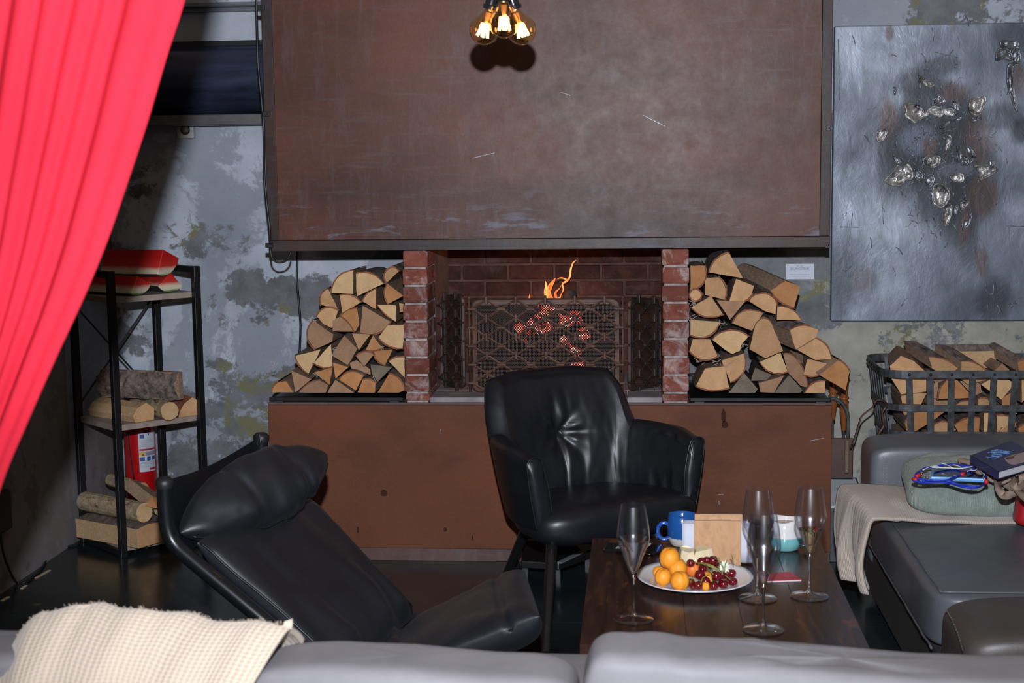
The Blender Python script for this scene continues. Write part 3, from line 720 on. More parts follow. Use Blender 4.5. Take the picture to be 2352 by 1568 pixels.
for k in range(60):
    x = random.uniform(1140, 1380); c = f_(x, 868-random.uniform(0, 22), random.uniform(6.68, 6.9)); c.z = bz+.024+random.uniform(.004, .03)
    g.ball(c, random.uniform(.008, .02), 8, fn=lambda d: 1+.3*noise.noise(d*3+c*9))
mk('ash_and_embers', g, simple('ash', (.03, .028, .028), .9, c2=(.12, .11, .11), scale=30), fire, kind='stuff')
def flame(paths, lab):
    g = G()
    for pts in paths:
        P = cr([f_(x, y) for x, y, r in pts], 5); n = len(P); R = []
        for i in range(n):
            t = i/(n-1)*(len(pts)-1); k = min(int(t), len(pts)-2); R.append((pts[k][2]*(1-t+k)+pts[k+1][2]*(t-k))*.00195)
        g.tube(P, R, 8, flat=.5)
    return mk('flame', g, FLM, label=lab, cat='flame', smooth=True)
flame([[(1262,690,22),(1259,672,12),(1265,655,10),(1272,645,5),(1276,638,1)], [(1256,690,7),(1252,670,5),(1255,655,5),(1252,645,1)], [(1278,688,6),(1276,672,5),(1285,662,2),(1289,655,.5)], [(1270,690,9),(1285,684,4),(1289,676,1)]], 'broad orange flame licking up above the middle of the fire screen')
flame([[(1288,678,2),(1294,664,3),(1292,652,4),(1303,644,5),(1309,634,4),(1311,618,4),(1316,604,3.5),(1323,597,.8)], [(1280,640,1),(1290,638,3),(1302,642,3)]], 'tall thin flame curling up to the firebox top')
flame([[(1216,690,1),(1216,682,4),(1217,675,.8)]], 'tiny flame at the screen top, apart from the two larger flames')
flame([[(1245,760,12),(1258,735,14),(1254,712,7)]], 'glowing flames among the logs seen through the screen')
fp = bpy.data.lights.new('fire_light', 'POINT'); fp.energy = 1.3; fp.color = (1, .35, .12); fp.shadow_soft_size = .08
fo = bpy.data.objects.new('fire_light', fp); COL.objects.link(fo); fo.location = f_(1262, 672, 6.78)
# ---------------------------------------------------------------- curtain
cm = NT('red_cloth'); v = cm.coord('Position')
cm.set(Base_Color=cm.ramp(cm.noise(v, 3, 4, .5), [(.3, (.30, .012, .021)), (.7, (.36, .015, .026))]), Roughness=.85, Specular_IOR_Level=.0)
cm.bump(cm.noise(v, 400, 2, .5), .15, .001)
CY = 2.25
edge = cr([PY(520, -470, CY), PY(478, -250, CY), PY(446, -120, CY), PY(420, 0, CY), PY(380, 130, CY), PY(338, 280, CY), PY(290, 430, CY), PY(245, 560, CY), PY(190, 690, CY), PY(128, 820, CY), PY(60, 970, CY), PY(0, 1112, CY), PY(-50, 1290, CY), PY(-90, 1480, CY)], 8)
left0 = [PY(-420-30*k, -130+ (1610/88)*k if False else -130+k*1610/(len(edge)-1), CY) for k in range(len(edge))]
def curt(u, v):
    i = v*(len(edge)-1); k = min(int(i), len(edge)-2); e = edge[k].lerp(edge[k+1], i-k)
    L_ = PY(-330-90*v, -470+v*1950, CY)
    p = e.lerp(L_, u)
    # folds run with the edge, converging downwards
    amp = .040*(.75+.25*sin(7*u+2))
    ph = u*46+1.8*sin(u*9)+.5*sin(v*4+u*5)
    f = .22*sin(ph*.47+1.7+v*1.4)+.05*sin(ph+v*3)
    for k_, (c_, w_, dp) in enumerate(((.075, .022, .5), (.20, .014, 1.0), (.277, .012, .7), (.347, .013, 1.3), (.447, .012, 1.1), (.553, .016, 1.5), (.65, .014, 1.2), (.76, .015, 1.2), (.88, .015, 1.2))):
        cc2 = c_*(1-.10*v)+.006*sin(v*5+k_*2)
        f += dp*.62*gauss(u-cc2, w_*1.35)
    d = amp*f*min(1, u*14)+.006*sin(v*9+u*3)
    return V((p.x, p.y+d+.02*u, p.z))
g = G().grid(curt, 230, 90)
o = mk('curtain', g, cm.m, label='large red curtain drawn aside, hanging in soft diagonal folds', cat='curtain', smooth=True)
m_ = o.modifiers.new('th', 'SOLIDIFY'); m_.thickness = .003

# ---------------------------------------------------------------- hanging bulbs
gm = NT('amber_glass'); gm.set(Base_Color=(1, .82, .55), Roughness=.0, Transmission_Weight=1.0, IOR=1.12, Coat_Weight=1.0)
fm = NT('filament'); fm.set(Base_Color=(1, .7, .4), Emission_Color=(1, .62, .30), Emission_Strength=22)
wm = simple('warm_stem', (.9, .45, .25), .3)
BYY = 4.7
def bulb(cx, cy, tilt, lab, dy=0, roll=0):
    Y = BYY+dy; c = PY(cx, cy, Y); ax = V((sin(tilt), -.12+0*dy, cos(tilt))).normalized()   # towards the socket
    r = .0465
    t = thing('globe_bulb', lab, 'light bulb', c, 'filament bulbs of the hanging lamp')
    prof = [(r*sin(pi*k/20), -r*cos(pi*k/20)) for k in range(17)]+[(.021, .048), (.016, .057), (.0135, .066), (.0135, .074)]
    prof2 = [(max(a_-.0009, 0), b_+(.0009 if b_ < 0 else 0)) for a_, b_ in prof]
    g = G().lathe(c, prof+prof2[::-1], 40, ax); mk('glass', g, gm.m, t, smooth=True, fixn=True)
    mk('screw_cap', G().lathe(c, [(.0145, .060), (.0145, .085)], 20, ax), simple('brass_cap', (.5, .3, .12), .3, .9), t, smooth=True)
    mk('glass_stem', G().lathe(c, [(.003, -.012), (.004, .02), (.008, .035), (.009, .055)], 12, ax), wm, t, smooth=True)
    x = ax.orthogonal().normalized(); y = ax.cross(x); g = G()
    for k in range(6):
        a_ = 2*pi*k/6; d = x*cos(a_)+y*sin(a_)
        g.tube([c+ax*.020+d*.009, c-ax*.022+d*.019], .0036, 6)
    mk('filament', g, fm.m, t)
    return c, ax
c1, a1 = bulb(1112, 69, .30, 'left-hand amber globe bulb of the three hanging filament bulbs')
c2, a2 = bulb(1198, 69, -.30, 'right-hand amber globe bulb of the three hanging filament bulbs')
c3, a3 = bulb(1158, 53, 0.0, 'middle amber globe bulb, hanging in front of the other two', dy=-.10)
pl = thing('pendant_lamp', 'black three-armed pendant holder above the amber globe bulbs', 'lamp holder', c3+V((0, .1, .11)))
sock = simple('black_bakelite', (.012, .012, .015), .2, coat=.3)
top = c3+V((0, .10, .21))
for c, a in ((c1, a1), (c2, a2), (c3, a3)):
    mk('socket', G().lathe(c, [(.0165, .0655), (.0225, .066), (.0235, .078), (.0195, .080), (.0195, .115), (.010, .125), (0, .126)], 24, a), sock, pl, smooth=True, angle=40)
    mk('arm', G().tube(cr([c+a*.12, c+a*.15, top], 5), .005, 8), sock, pl, smooth=True)
mk('cord', G().tube([top, top+V((0, 0, .5))], .004, 8), sock, pl, smooth=True)

# ---------------------------------------------------------------- painting with metal-like relief
pa = NT('silver_dark_paint'); PYY = WY-.045
tc = pa.coord('Position')
n1 = pa.noise(tc, 2.6, 4, .5, .2); n2 = pa.noise(pa.coord('Position', (1, 1, .4)), 9, 6, .65, .5)
c = pa.ramp(n1, [(.30, (.10, .115, .145)), (.50, (.20, .225, .27)), (.70, (.42, .46, .53))])
c = pa.mix(.35, c, pa.ramp(n2, [(.3, (.12, .13, .15)), (.75, (.65, .69, .76))]), 'OVERLAY')
def blob(c, px, py, rx, rz, col, k=1.0, soft=.25):
    ctr = PY(px, py, PYY); sx, sz = 1/(rx*.0021), 1/(rz*.0021)
    vm = pa.n('ShaderNodeMapping', vector_type='TEXTURE'); vm.inputs['Location'].default_value = ctr; vm.inputs['Scale'].default_value = (rx*.0021, 1, rz*.0021)
    pa.l(pa.n('ShaderNodeNewGeometry').outputs['Position'], vm.inputs[0])
    ns = pa.n('ShaderNodeVectorMath', operation='MULTIPLY'); pa.l(vm.outputs[0], ns.inputs[0]); ns.inputs[1].default_value = (1, 0, 1)
    ln = pa.n('ShaderNodeVectorMath', operation='LENGTH'); pa.l(ns.outputs[0], ln.inputs[0])
    d = pa.math('ADD', ln.outputs['Value'], pa.math('MULTIPLY', pa.math('SUBTRACT', n2, .5), .5))
    f = pa.ramp(d, [(.40, k), (1.12, 0)], 'EASE')
    return pa.mix(f, c, col)
DK = (.018, .021, .026); BR = (.095, .045, .028)
for a in ((2090, 330, 105, 130, DK, .9), (2180, 400, 120, 190, DK, .85), (2150, 250, 130, 80, DK, .7), (2110, 190, 90, 45, DK, .7), (2240, 420, 90, 110, DK, .6), (2050, 400, 60, 80, DK, .6), (2200, 490, 50, 90, DK, .6), (2225, 560, 35, 80, DK, .55), (2280, 690, 55, 70, DK, .7),
          (2345, 300, 30, 40, DK, .8), (2330, 90, 60, 60, DK, .6), (1935, 640, 40, 130, DK, .5), (2290, 270, 80, 40, DK, .6), (2160, 150, 60, 30, DK, .6),
          (2110, 320, 55, 45, (.10, .12, .17), .9), (2200, 390, 60, 20, (.12, .13, .16), .6), (2135, 335, 26, 28, BR, .6), (2250, 320, 45, 70, BR, .5), (2190, 210, 40, 30, BR, .6), (2040, 270, 30, 60, BR, .6), (2255, 600, 22, 45, BR, .6), (2340, 180, 22, 50, BR, .55), (2260, 450, 50, 60, BR, .5), (1985, 640, 40, 40, BR, .4), (2215, 520, 18, 60, BR, .5), (2043, 75, 14, 26, BR, .6)):
    c = blob(c, *a, soft=.5)
pa.set(Base_Color=c, Roughness=pa.ramp(n2, [(.3, .55), (.7, .36)]), Metallic=.25, Specular_IOR_Level=.5)
h = pa.math('ADD', pa.noise(pa.coord('Position', (1, 1, .6)), 9, 7, .68, .6), pa.math('MULTIPLY', n1, .6))
pa.bump(h, .38, .010)
sv = simple('raised_silver_paint', (.05, .05, .055), .34, .4, c2=(.50, .475, .44), scale=24, bump=.9, bscale=22, bdist=.010, kind='Position', detail=6)
svd = simple('raised_dark_paint', (.05, .055, .065), .3, .5, c2=(.24, .24, .26), scale=22, bump=.6, bscale=40, bdist=.006, kind='Position', detail=6)
tl, tr_, bl_, = PY(1914, 60, PYY), PY(2500, 47, PYY), PY(1908, 738, PYY)
pic = thing('relief_painting', 'large grey canvas with dark smudges and raised silvery flakes of paint', 'painting', (1.5, WY, bl_.z))
mk('canvas', G().box((bl_.x, PYY, bl_.z), (bl_.x+1.95, WY-.001, tl.z)), pa.m, pic, bevel=.006, seg=3, org=(1.5, WY, bl_.z))
# flakes traced on the crop (scale 3.336, offset 1980, 90)
FL = [[(312,500),(340,485),(400,490),(450,520),(470,550),(520,520),(560,510),(610,525),(700,530),(735,560),(700,590),(640,575),(600,600),(570,590),(520,560),(490,600),(430,620),(400,648),(370,625),(320,590),(330,550)],
      [(105,715),(150,690),(195,685),(185,735),(150,785),(115,785)], [(165,1080),(240,1000),(270,960),(310,985),(350,950),(392,1010),(385,1075),(330,1080),(300,1125),(220,1120),(175,1100)],
      [(460,930),(500,885),(560,890),(600,900),(590,960),(550,985),(480,975)], [(655,735),(682,750),(660,850),(640,885),(628,870)], [(675,1040),(770,1030),(770,1095),(690,1085)],
      [(540,1120),(600,1100),(670,1160),(660,1240),(600,1300),(545,1240)], [(620,1340),(650,1245),(690,1280),(670,1380),(630,1440)], [(750,1250),(820,1240),(790,1285),(755,1310)],
      [(850,970),(960,960),(1040,995),(990,1040),(880,1095),(900,1030)], [(820,470),(880,445),(950,440),(930,520),(890,590),(820,560)], [(430,275),(500,310),(555,350),(510,370),(450,340)], [(428,320),(450,330),(440,385)],
      [(240,365),(262,370),(255,430),(240,420)], [(395,990),(450,1000),(485,1050),(450,1090),(400,1060)], [(490,1050),(540,1030),(550,1090),(510,1140),(485,1100)], [(520,1140),(545,1180),(560,1290),(540,1260)],
      [(1040,70),(1130,80),(1150,160),(1080,155),(1020,165)], [(1070,5),(1190,20),(1180,70),(1060,60)], [(1150,80),(1200,60),(1212,180),(1170,200),(1140,160)], [(1110,200),(1160,190),(1150,300),(1165,420),(1190,550),(1170,540),(1130,430),(1105,330)],
      [(590,670),(650,630),(680,615),(765,595),(740,620),(670,640),(620,685)], [(570,420),(600,430),(640,480),(600,510),(550,490)], [(690,470),(720,480),(740,560),(710,550)], [(720,820),(760,880),(800,900),(820,950),(780,970),(735,940)],
      [(770,770),(830,830),(870,900),(820,890)], [(700,1290),(735,1270),(710,1365)], [(535,1355),(550,1380),(575,1410),(560,1405)], [(760,1400),(820,1380),(840,1335),(820,1420),(775,1470)], [(230,880),(290,930),(280,960),(250,930)], [(820,600),(910,600),(850,640)], [(980,920),(1010,940),(990,985),(965,950)]]
for k, poly in enumerate(FL):
    P = [PY(1980+x/3.336, 90+y/3.336, PYY) for x, y in poly]; P = cr(P, 3, True); n = len(P); c = sum(P, V())/n
    g = G(); R1 = [q+V((0, -.012, 0)) for q in P]; R2 = [c.lerp(q, .93)+V((0, -.017+.004*noise.noise(q*60), 0)) for q in P]; R3 = [c.lerp(q, .82)+V((0, -.007+.006*noise.noise(q*40), 0)) for q in P]; R4 = [c.lerp(q, .4)+V((0, -.008+.007*noise.noise(q*50), 0)) for q in P]
    vs = P+R1+R2+R3+R4+[c+V((0, -.012, 0))]; fs = []
    for r in range(4): fs += [(r*n+i, r*n+(i+1) % n, (r+1)*n+(i+1) % n, (r+1)*n+i) for i in range(n)]
    fs += [(4*n+i, 4*n+(i+1) % n, 5*n) for i in range(n)]
    mk('paint_flake', g.add(vs, fs), sv if k < 13 else svd, pic, smooth=True, fixn=True)
g = G()
for k in range(300):
    px, py = random.gauss(2160, 60), random.gauss(350, 100)
    if k % 14 == 0: px, py = random.uniform(1925, 2345), random.uniform(70, 720)
    c = PY(px, py, PYY-.001); L = random.uniform(.004, .022); a = random.uniform(0, pi)
    g.tube([c-V((cos(a), 0, sin(a)*1.4))*L, c+V((0, -.003, 0)), c+V((cos(a+.4), 0, sin(a+.4)*1.4))*L], random.uniform(.0008, .0028), 5)
for pts in ([(1925,90),(1929,230)], [(1958,490),(1942,625)], [(2025,450),(2029,515)], [(1930,521),(1972,522)], [(2215,525),(2228,500),(2232,488)], [(2262,650),(2268,672),(2280,674),(2283,650)], [(2148,120),(2200,132)], [(2268,700),(2270,715)], [(2290,700),(2296,712),(2292,722)], [(2313,519),(2352,520)]):
    g.tube(cr([PY(x, y, PYY-.001) for x, y in pts], 4), .0018, 5)
mk('paint_ridges', g, simple('ridge_grey_paint', (.10, .11, .13), .35, .3, c2=(.34, .36, .40), scale=30, kind='Position'), pic, kind='stuff', smooth=True)
# caption card
a, b = PY(1806, 606, WY-.004), PY(1869, 641, WY-.004)
cd = thing('caption_card', 'small white caption card on the wall under the hood, beside the painting', 'card', (a.x, WY, b.z))
mk('card', G().box((a.x, WY-.004, b.z), (b.x, WY-.0005, a.z)), simple('white_card', (.62, .66, .74), .6), cd)
inkm = simple('grey_ink', (.12, .13, .15), .6)
def text(body, name, mat, parent, size, loc, rot, align='CENTER', ext=.0004, xs=1.0):
    cu = bpy.data.curves.new(name, 'FONT'); cu.body = body; cu.size = size; cu.align_x = align; cu.align_y = 'CENTER'; cu.extrude = ext; cu.resolution_u = 3
    to = bpy.data.objects.new(name+'_tmp', cu); COL.objects.link(to); bpy.context.view_layer.update()
    me = bpy.data.meshes.new_from_object(to.evaluated_get(bpy.context.evaluated_depsgraph_get())); bpy.data.objects.remove(to)
    me.materials.clear(); me.materials.append(mat); mw = Matrix.Translation(V(loc)-origin(parent)) @ rot.to_4x4() @ Matrix.Diagonal((xs, 1, 1, 1))
    o = bpy.data.objects.new(name, me); COL.objects.link(o); me.transform(mw); o.parent = parent; ORG[o.name] = origin(parent); return o
RW = Matrix.Rotation(pi/2, 3, 'X')
cx_ = (a.x+b.x)/2
text('БЕЗМОЛВИЕ', 'lettering', inkm, cd, .0145, (cx_, WY-.0046, a.z-.024), RW)
text('ПО ВОПРОСАМ ПРИОБРЕТЕНИЯ', 'lettering', inkm, cd, .0056, (cx_, WY-.0046, a.z-.060), RW)
g = G()
for z_, wds, th in ((.010, (4, 5), .005), (.050, (6, 4, 8, 5, 4), .003), (.069, (1, 4, 3, 2, 2), .004)):
    tot = sum(wds)+len(wds)-1; x_ = cx_-tot*.0016
    for n_w in wds:
        for k in range(n_w): g.box((x_+k*.0032, WY-.0046, a.z-z_-th/2), (x_+k*.0032+.0017, WY-.0041, a.z-z_+th/2))
        x_ += (n_w+1)*.0032
mk('small_print', g, simple('pale_ink', (.30, .33, .40), .6), cd, kind='stuff')
# ---------------------------------------------------------------- steel rack in the corner
shelfm = simple('taupe_laminate', (.24, .19, .155), .6, c2=(.31, .25, .21), scale=3, stretch=(1, 12, 1), kind='Position')
Fp = V((-2.304, 6.296, 0)); Rp = V((-2.012, 6.590, 0)); Lp = V((-2.582, 6.560, 0)); Bp = Rp+Lp-Fp
rk = thing('corner_rack', 'tall black steel rack with three taupe shelves in the wall corner', 'rack', (Fp+Bp)/2)
ux = (Rp-Fp).normalized(); uy = (Lp-Fp).normalized(); UZ = V((0, 0, 1)); RT = 1.285
pr = .0155
for p_ in (Fp, Rp, Lp, Bp):
    mk('post', G().obox(p_+UZ*RT/2, ux*pr, uy*pr, UZ*RT/2), M['black'], rk, bevel=.002)
for a, b in ((Fp, Lp), (Rp, Bp)):
    for z in (RT-.016, .020):
        mk('rail', G().obox((a+b)/2+UZ*z, ux*pr*.9, (b-a)/2-(b-a).normalized()*pr, UZ*.0145), M['black'], rk, bevel=.002)
S1, S2, S3 = 1.168, .597, .048
wX, wY = (Rp-Fp).length, (Lp-Fp).length
for z in (S1, S2, S3):
    mk('shelf', G().obox((Fp+Bp)/2+UZ*(z-.014), ux*(wX/2-.001), uy*(wY/2-pr-.001), UZ*.013), shelfm, rk, bevel=.0015)
for a, b in ((Lp, Bp),):
    for z0, z1 in ((S2+.03, S1-.04), (S1-.04, S2+.03)):
        mk('brace', G().tube([a+UZ*z0+uy*.017, b+UZ*z1+uy*.017], .0045, 6), M['black'], rk)
for z0, z1 in ((S2+.03, S1-.04), (S1-.04, S2+.03)):
    pass
def lie_log(a, b, prof, mats, label, group, bark_e=None, org=None, up=V((0, 0, 1)), name='firewood_log', taper=1.0, cutb=0.0, wob=.003):
    """a, b: centre of the log's base line at its two ends; prof: (across, height, material) corners, anticlockwise seen from end b"""
    a, b = V(a), V(b); d = (b-a).normalized(); x = d.cross(up).normalized(); n = len(prof)
    g = G(); NS = 6; vs = []
    for s_ in range(NS+1):
        t = s_/NS; c = a.lerp(b, t)
        for i, q in enumerate(prof):
            jit = noise.noise(V((i*3.1, s_*1.7, a.x*10)))*wob
            k = 1+(taper-1)*t
            vs.append(c+x*(q[0]*k+jit)+up*(q[1]*k+(jit if q[1] > .001 else 0))-d*(cutb*(q[1])*(1-t)))
    fs = []; ms = []
    for s_ in range(NS):
        for i in range(n):
            j = (i+1) % n; fs.append((s_*n+i, s_*n+j, (s_+1)*n+j, (s_+1)*n+i)); ms.append(prof[i][2])
    fs += [tuple(range(n-1, -1, -1)), tuple(NS*n+i for i in range(n))]; ms += [0, 0]
    g.add(vs, fs); g.m = ms
    return mk(name, g, mats, label=label, cat='firewood log' if name == 'firewood_log' else 'painted log', group=group, org=org or (a+b)/2, fixn=True, bevel=.0015, seg=1)
# watermelon-painted wedges: colour follows the height over the rind arc
def m_melon(name, end=False):
    s = NT(name); tc = s.n('ShaderNodeTexCoord'); sx = s.n('ShaderNodeSeparateXYZ'); s.l(tc.outputs['Object'], sx.inputs[0])
    nz = s.noise(s.coord('Object', (1, 1, 1) if end else (2, 2, 8)), 12, 4, .6)
    h = s.math('ADD', sx.outputs[2], s.math('MULTIPLY', s.math('SUBTRACT', nz, .5), .014))
    mr = s.n('ShaderNodeMapRange'); mr.inputs[1].default_value = 0; mr.inputs[2].default_value = .115; s.l(h, mr.inputs[0])
    c = s.ramp(mr.outputs[0], [(.03, (.02, .035, .015)), (.08, (.16, .22, .08)), (.14, (.55, .52, .36)), (.26, (.62, .50, .38)), (.42, (.50, .025, .018)), (.8, (.42, .006, .006))])
    s.set(Base_Color=c, Roughness=.5); s.bump(s.noise(s.coord('Object'), 30, 4, .6), .3, .002); return s.m
MEL = m_melon('melon_flesh_paint'); RIND = simple('dark_green_rind_paint', (.012, .02, .012), .5, c2=(.03, .045, .02), scale=14)
arc = lambda r, a0, a1, n, cx=0, cz=0, m=1: [(cx+r*cos(radians(a0+(a1-a0)*k/n)), cz+r*sin(radians(a0+(a1-a0)*k/n)), m) for k in range(n+1)]
def melon(a, b, rot, label, r=.11, flat=0, org=None):
    pr_ = [(q[0], q[1], q[2]) for q in arc(r, 225+rot, 315+rot, 8)]; pr_[-1] = (pr_[-1][0], pr_[-1][1], 0)
    tip = (0, 0, 0); pp = pr_+[tip]
    mz = min(q[1] for q in pp); pp = [(q[0], q[1]-mz, q[2]) for q in pp]
    return lie_log(a, b, pp, [MEL, RIND], label, 'logs painted like slices of watermelon', name='painted_log', org=org or a)
z1 = S1
b0 = PY(172, 679, 6.60); b0.z = z1; b1 = PY(318, 683, 6.40); b1.z = z1
c0 = PY(318, 668, 6.72); c0.z = z1; c1_ = PY(394, 676, 6.56); c1_.z = z1
melon(b0, b1, -18, 'watermelon-painted log at the shelf corner behind the front post', r=.088)
melon(c0, c1_, 4, 'watermelon-painted log with its red end face and green rind turned outwards', r=.092)
d0 = PY(246, 650, 6.62); d0.z = z1+.075; d1 = PY(378, 640, 6.50); d1.z = z1+.080
melon(d0, d1, -22, 'long watermelon-painted log lying on top of the two others', r=.118)
# middle shelf: three logs and a bark slab
gp = 'logs on the middle and bottom rack shelves'
zz = lambda px, py, Y, z: V((PY(px, py, Y).x, Y, z))
circ = lambda r, n=12, m=1: [(r*cos(2*pi*k/n), r+r*sin(2*pi*k/n), m) for k in range(n)]
W3 = [END['t'], BARK, SIDE]; W3b = [END['p'], BIRCH, SIDEP]
lie_log(zz(228, 950, 6.60, S2), zz(332, 950, 6.42, S2), [(-.052, 0, 2), (.05, 0, 1), (.062, .03, 1), (.035, .066, 1), (-.015, .082, 1), (-.055, .055, 1)], [END['t'], SIDEP, SIDEP], 'rounded split log, the left of three lying on the middle rack shelf', gp)
lie_log(zz(318, 950, 6.72, S2), zz(390, 950, 6.44, S2), circ(.043), W3b, 'round white-barked log between two split logs on the middle rack shelf', gp)
lie_log(zz(375, 950, 6.78, S2), zz(438, 950, 6.56, S2), [(-.055, 0, 2), (.06, 0, 1), (.052, .03, 1), (.03, .06, 1), (-.012, .088, 1), (-.05, .06, 2)], [END['t'], BARKR, SIDE], 'wedge-shaped split log, the right of three lying on the middle rack shelf', gp)
g = G(); A0 = zz(238, 900, 6.60, S2+.087); A1 = zz(417, 900, 6.47, S2+.093); dd = (A1-A0).normalized(); nn = dd.cross(UZ).normalized()
def slab(u, v):
    q = A0.lerp(A1, u)+UZ*(v*.125+.006*sin(u*20))
    bul = .030*sin(pi*v)
    q += nn*(bul+.010*noise.noise(q*35)+.004*noise.noise(q*110)+.02)
    q += dd*.012*noise.noise(V((v*6, u > .5, 3)))
    return q
g.grid(slab, 60, 26); m2 = G().grid(lambda u, v: A0.lerp(A1, u)+UZ*(v*.125+.006*sin(u*20))-nn*.012*(1-.2*sin(pi*v)), 8, 4)
bs = mk('firewood_log', G().prism([A0-nn*.012, A0+nn*.018, A0+nn*.018+UZ*.125, A0-nn*.012+UZ*.125], A1-A0), SIDE, label='log with thick cracked bark facing the room, topping the middle shelf', cat='firewood log', group=gp)
mk('bark', g, BARK, bs, smooth=True)
# bottom shelf
lie_log(zz(203, 1235, 6.52, S3), zz(345, 1260, 6.33, S3), [(-.075, 0, 2), (.068, 0, 2), (.072, .088, 1), (.0, .100, 1), (-.07, .092, 1)], [END['t'], BARK, SIDEP], 'big squared pale log at the bottom of the rack beneath the birch round', gp, taper=1)
lie_log(zz(330, 1235, 6.72, S3), zz(395, 1250, 6.50, S3), [(-.05, 0, 2), (.05, 0, 1), (.055, .05, 1), (.02, .085, 1), (-.045, .07, 1)], W3, 'short split log right at the back of the bottom rack shelf', gp)
lie_log(zz(196, 1180, 6.56, S3+.102), zz(333, 1190, 6.34, S3+.102), circ(.046, 16), W3b, 'round birch log with peeling white bark on the bottom rack shelf', gp)
lie_log(zz(330, 1190, 6.70, S3+.092), zz(372, 1190, 6.48, S3+.096), circ(.038, 12), W3, 'thin round log at the back of the bottom rack shelf', gp)
lie_log(zz(256, 1140, 6.66, S3+.197), zz(330, 1150, 6.50, S3+.190), circ(.03, 12), [END['b'], BIRCH, SIDE], 'short curly-barked log behind the front post of the rack, bottom shelf', gp)
g = G(); P0 = [PY(*q) for q in ((288, 1118, 6.40), (362, 1092, 6.62), (392, 1166, 6.62), (352, 1185, 6.42))]
P = [PY(286, 1120, 6.36), PY(300, 1094, 6.44), PY(335, 1122, 6.44), PY(354, 1140, 6.40), PY(330, 1155, 6.32), PY(305, 1138, 6.33)]
tl_ = mk('firewood_log', g.prism([PY(284, 1122, 6.38), PY(298, 1098, 6.44), PY(348, 1138, 6.41), PY(330, 1160, 6.35)], V((.045, .10, -.055))), [SIDE], label='split log leaning askew against the extinguisher, topping the bottom rack shelf', cat='firewood log', group=gp, bevel=.002)
g = G(); P = [PY(348, 1138, 6.409), PY(330, 1160, 6.349)]
mk('sawn_end', G().prism([PY(349, 1139, 6.40), PY(331, 1161, 6.34), PY(362, 1168, 6.34), PY(364, 1150, 6.40)], V((.02, .06, -.02))), END['o'], tl_)

# ---------------------------------------------------------------- fire extinguisher behind the rack
redm = simple('red_enamel', (.42, .004, .006), .28, coat=.4)
ec = V((PY(318, 1050, 6.95).x, 6.98, 0)); er = (PY(352, 1050, 6.95).x-PY(283, 1050, 6.95).x)/2
ext = thing('fire_extinguisher', 'red fire extinguisher with a white instruction label behind the rack', 'fire extinguisher', ec)
zt_ = PY(318, 985, 6.9).z
mk('cylinder', G().lathe(ec, [(0, .01), (er*.9, .01), (er, .03), (er, zt_-.03), (er*.93, zt_+.01), (er*.6, zt_+.05), (er*.25, zt_+.07), (er*.25, zt_+.09), (0, zt_+.09)], 40), redm, ext, smooth=True, angle=40)
mk('foot_ring', G().lathe(ec, [(er*.95, 0), (er*1.02, 0), (er*1.02, .03), (er*.95, .03)], 30), M['blackmatte'], ext)
mk('valve', G().lathe(ec, [(.022, zt_+.085), (.022, zt_+.13), (0, zt_+.13)], 16).box(ec+V((-.01, -.10, zt_+.12)), ec+V((.01, .03, zt_+.135))), M['black'], ext)
lz1, lz0 = PY(340, 996, 6.9).z, PY(340, 1085, 6.9).z
def lab(a0, a1, za, zb, off, m, name='label_print'):
    mk(name, G().grid(lambda u, v: ec+V((sin(a0+(a1-a0)*u)*(er+off), -cos(a0+(a1-a0)*u)*(er+off), za+(zb-za)*v)), 12, 2), m, ext, smooth=True)
wp = simple('label_paper', (.50, .52, .58), .5); H_ = lz1-lz0; bl_m = simple('label_blue', (.02, .06, .25), .5); yl = simple('label_yellow', (.5, .38, .03), .5); rd = simple('label_red', (.35, .02, .03), .5); gy = simple('label_grey', (.22, .24, .28), .5)
lab(.25, 1.45, lz0, lz1, .001, wp, 'instruction_label')
T = lambda f: lz1-H_*f
lab(.33, .62, T(.13), T(.03), .0016, bl_m); lab(.85, .95, T(.07), T(.02), .0016, bl_m)
for f in (.18, .215, .25, .30, .34, .375): lab(.33, 1.3 if f < .3 else 1.1, T(f+.008), T(f), .0016, gy)
lab(.28, 1.44, T(.455), T(.405), .0016, rd); lab(.28, .62, T(.585), T(.485), .0016, yl); lab(.44, .56, T(.585), T(.53), .0022, rd); lab(.64, 1.44, T(.585), T(.485), .0016, gy)
for a_ in ((.28, .60), (.75, 1.0), (1.12, 1.4)): lab(a_[0], a_[1], T(.72), T(.615), .0016, bl_m)
for f in (.75, .78, .81, .84, .87): lab(.30, 1.3, T(f+.006), T(f), .0016, gy)
lab(.9, 1.44, T(.965), T(.91), .0016, rd)
mk('strap', G().tube(cr([PY(292, 970, 6.86), PY(296, 1020, 6.855), PY(303, 1070, 6.85), PY(308, 1100, 6.85)], 5), .009, 6, flat=.3), M['blackmatte'], ext, smooth=True)
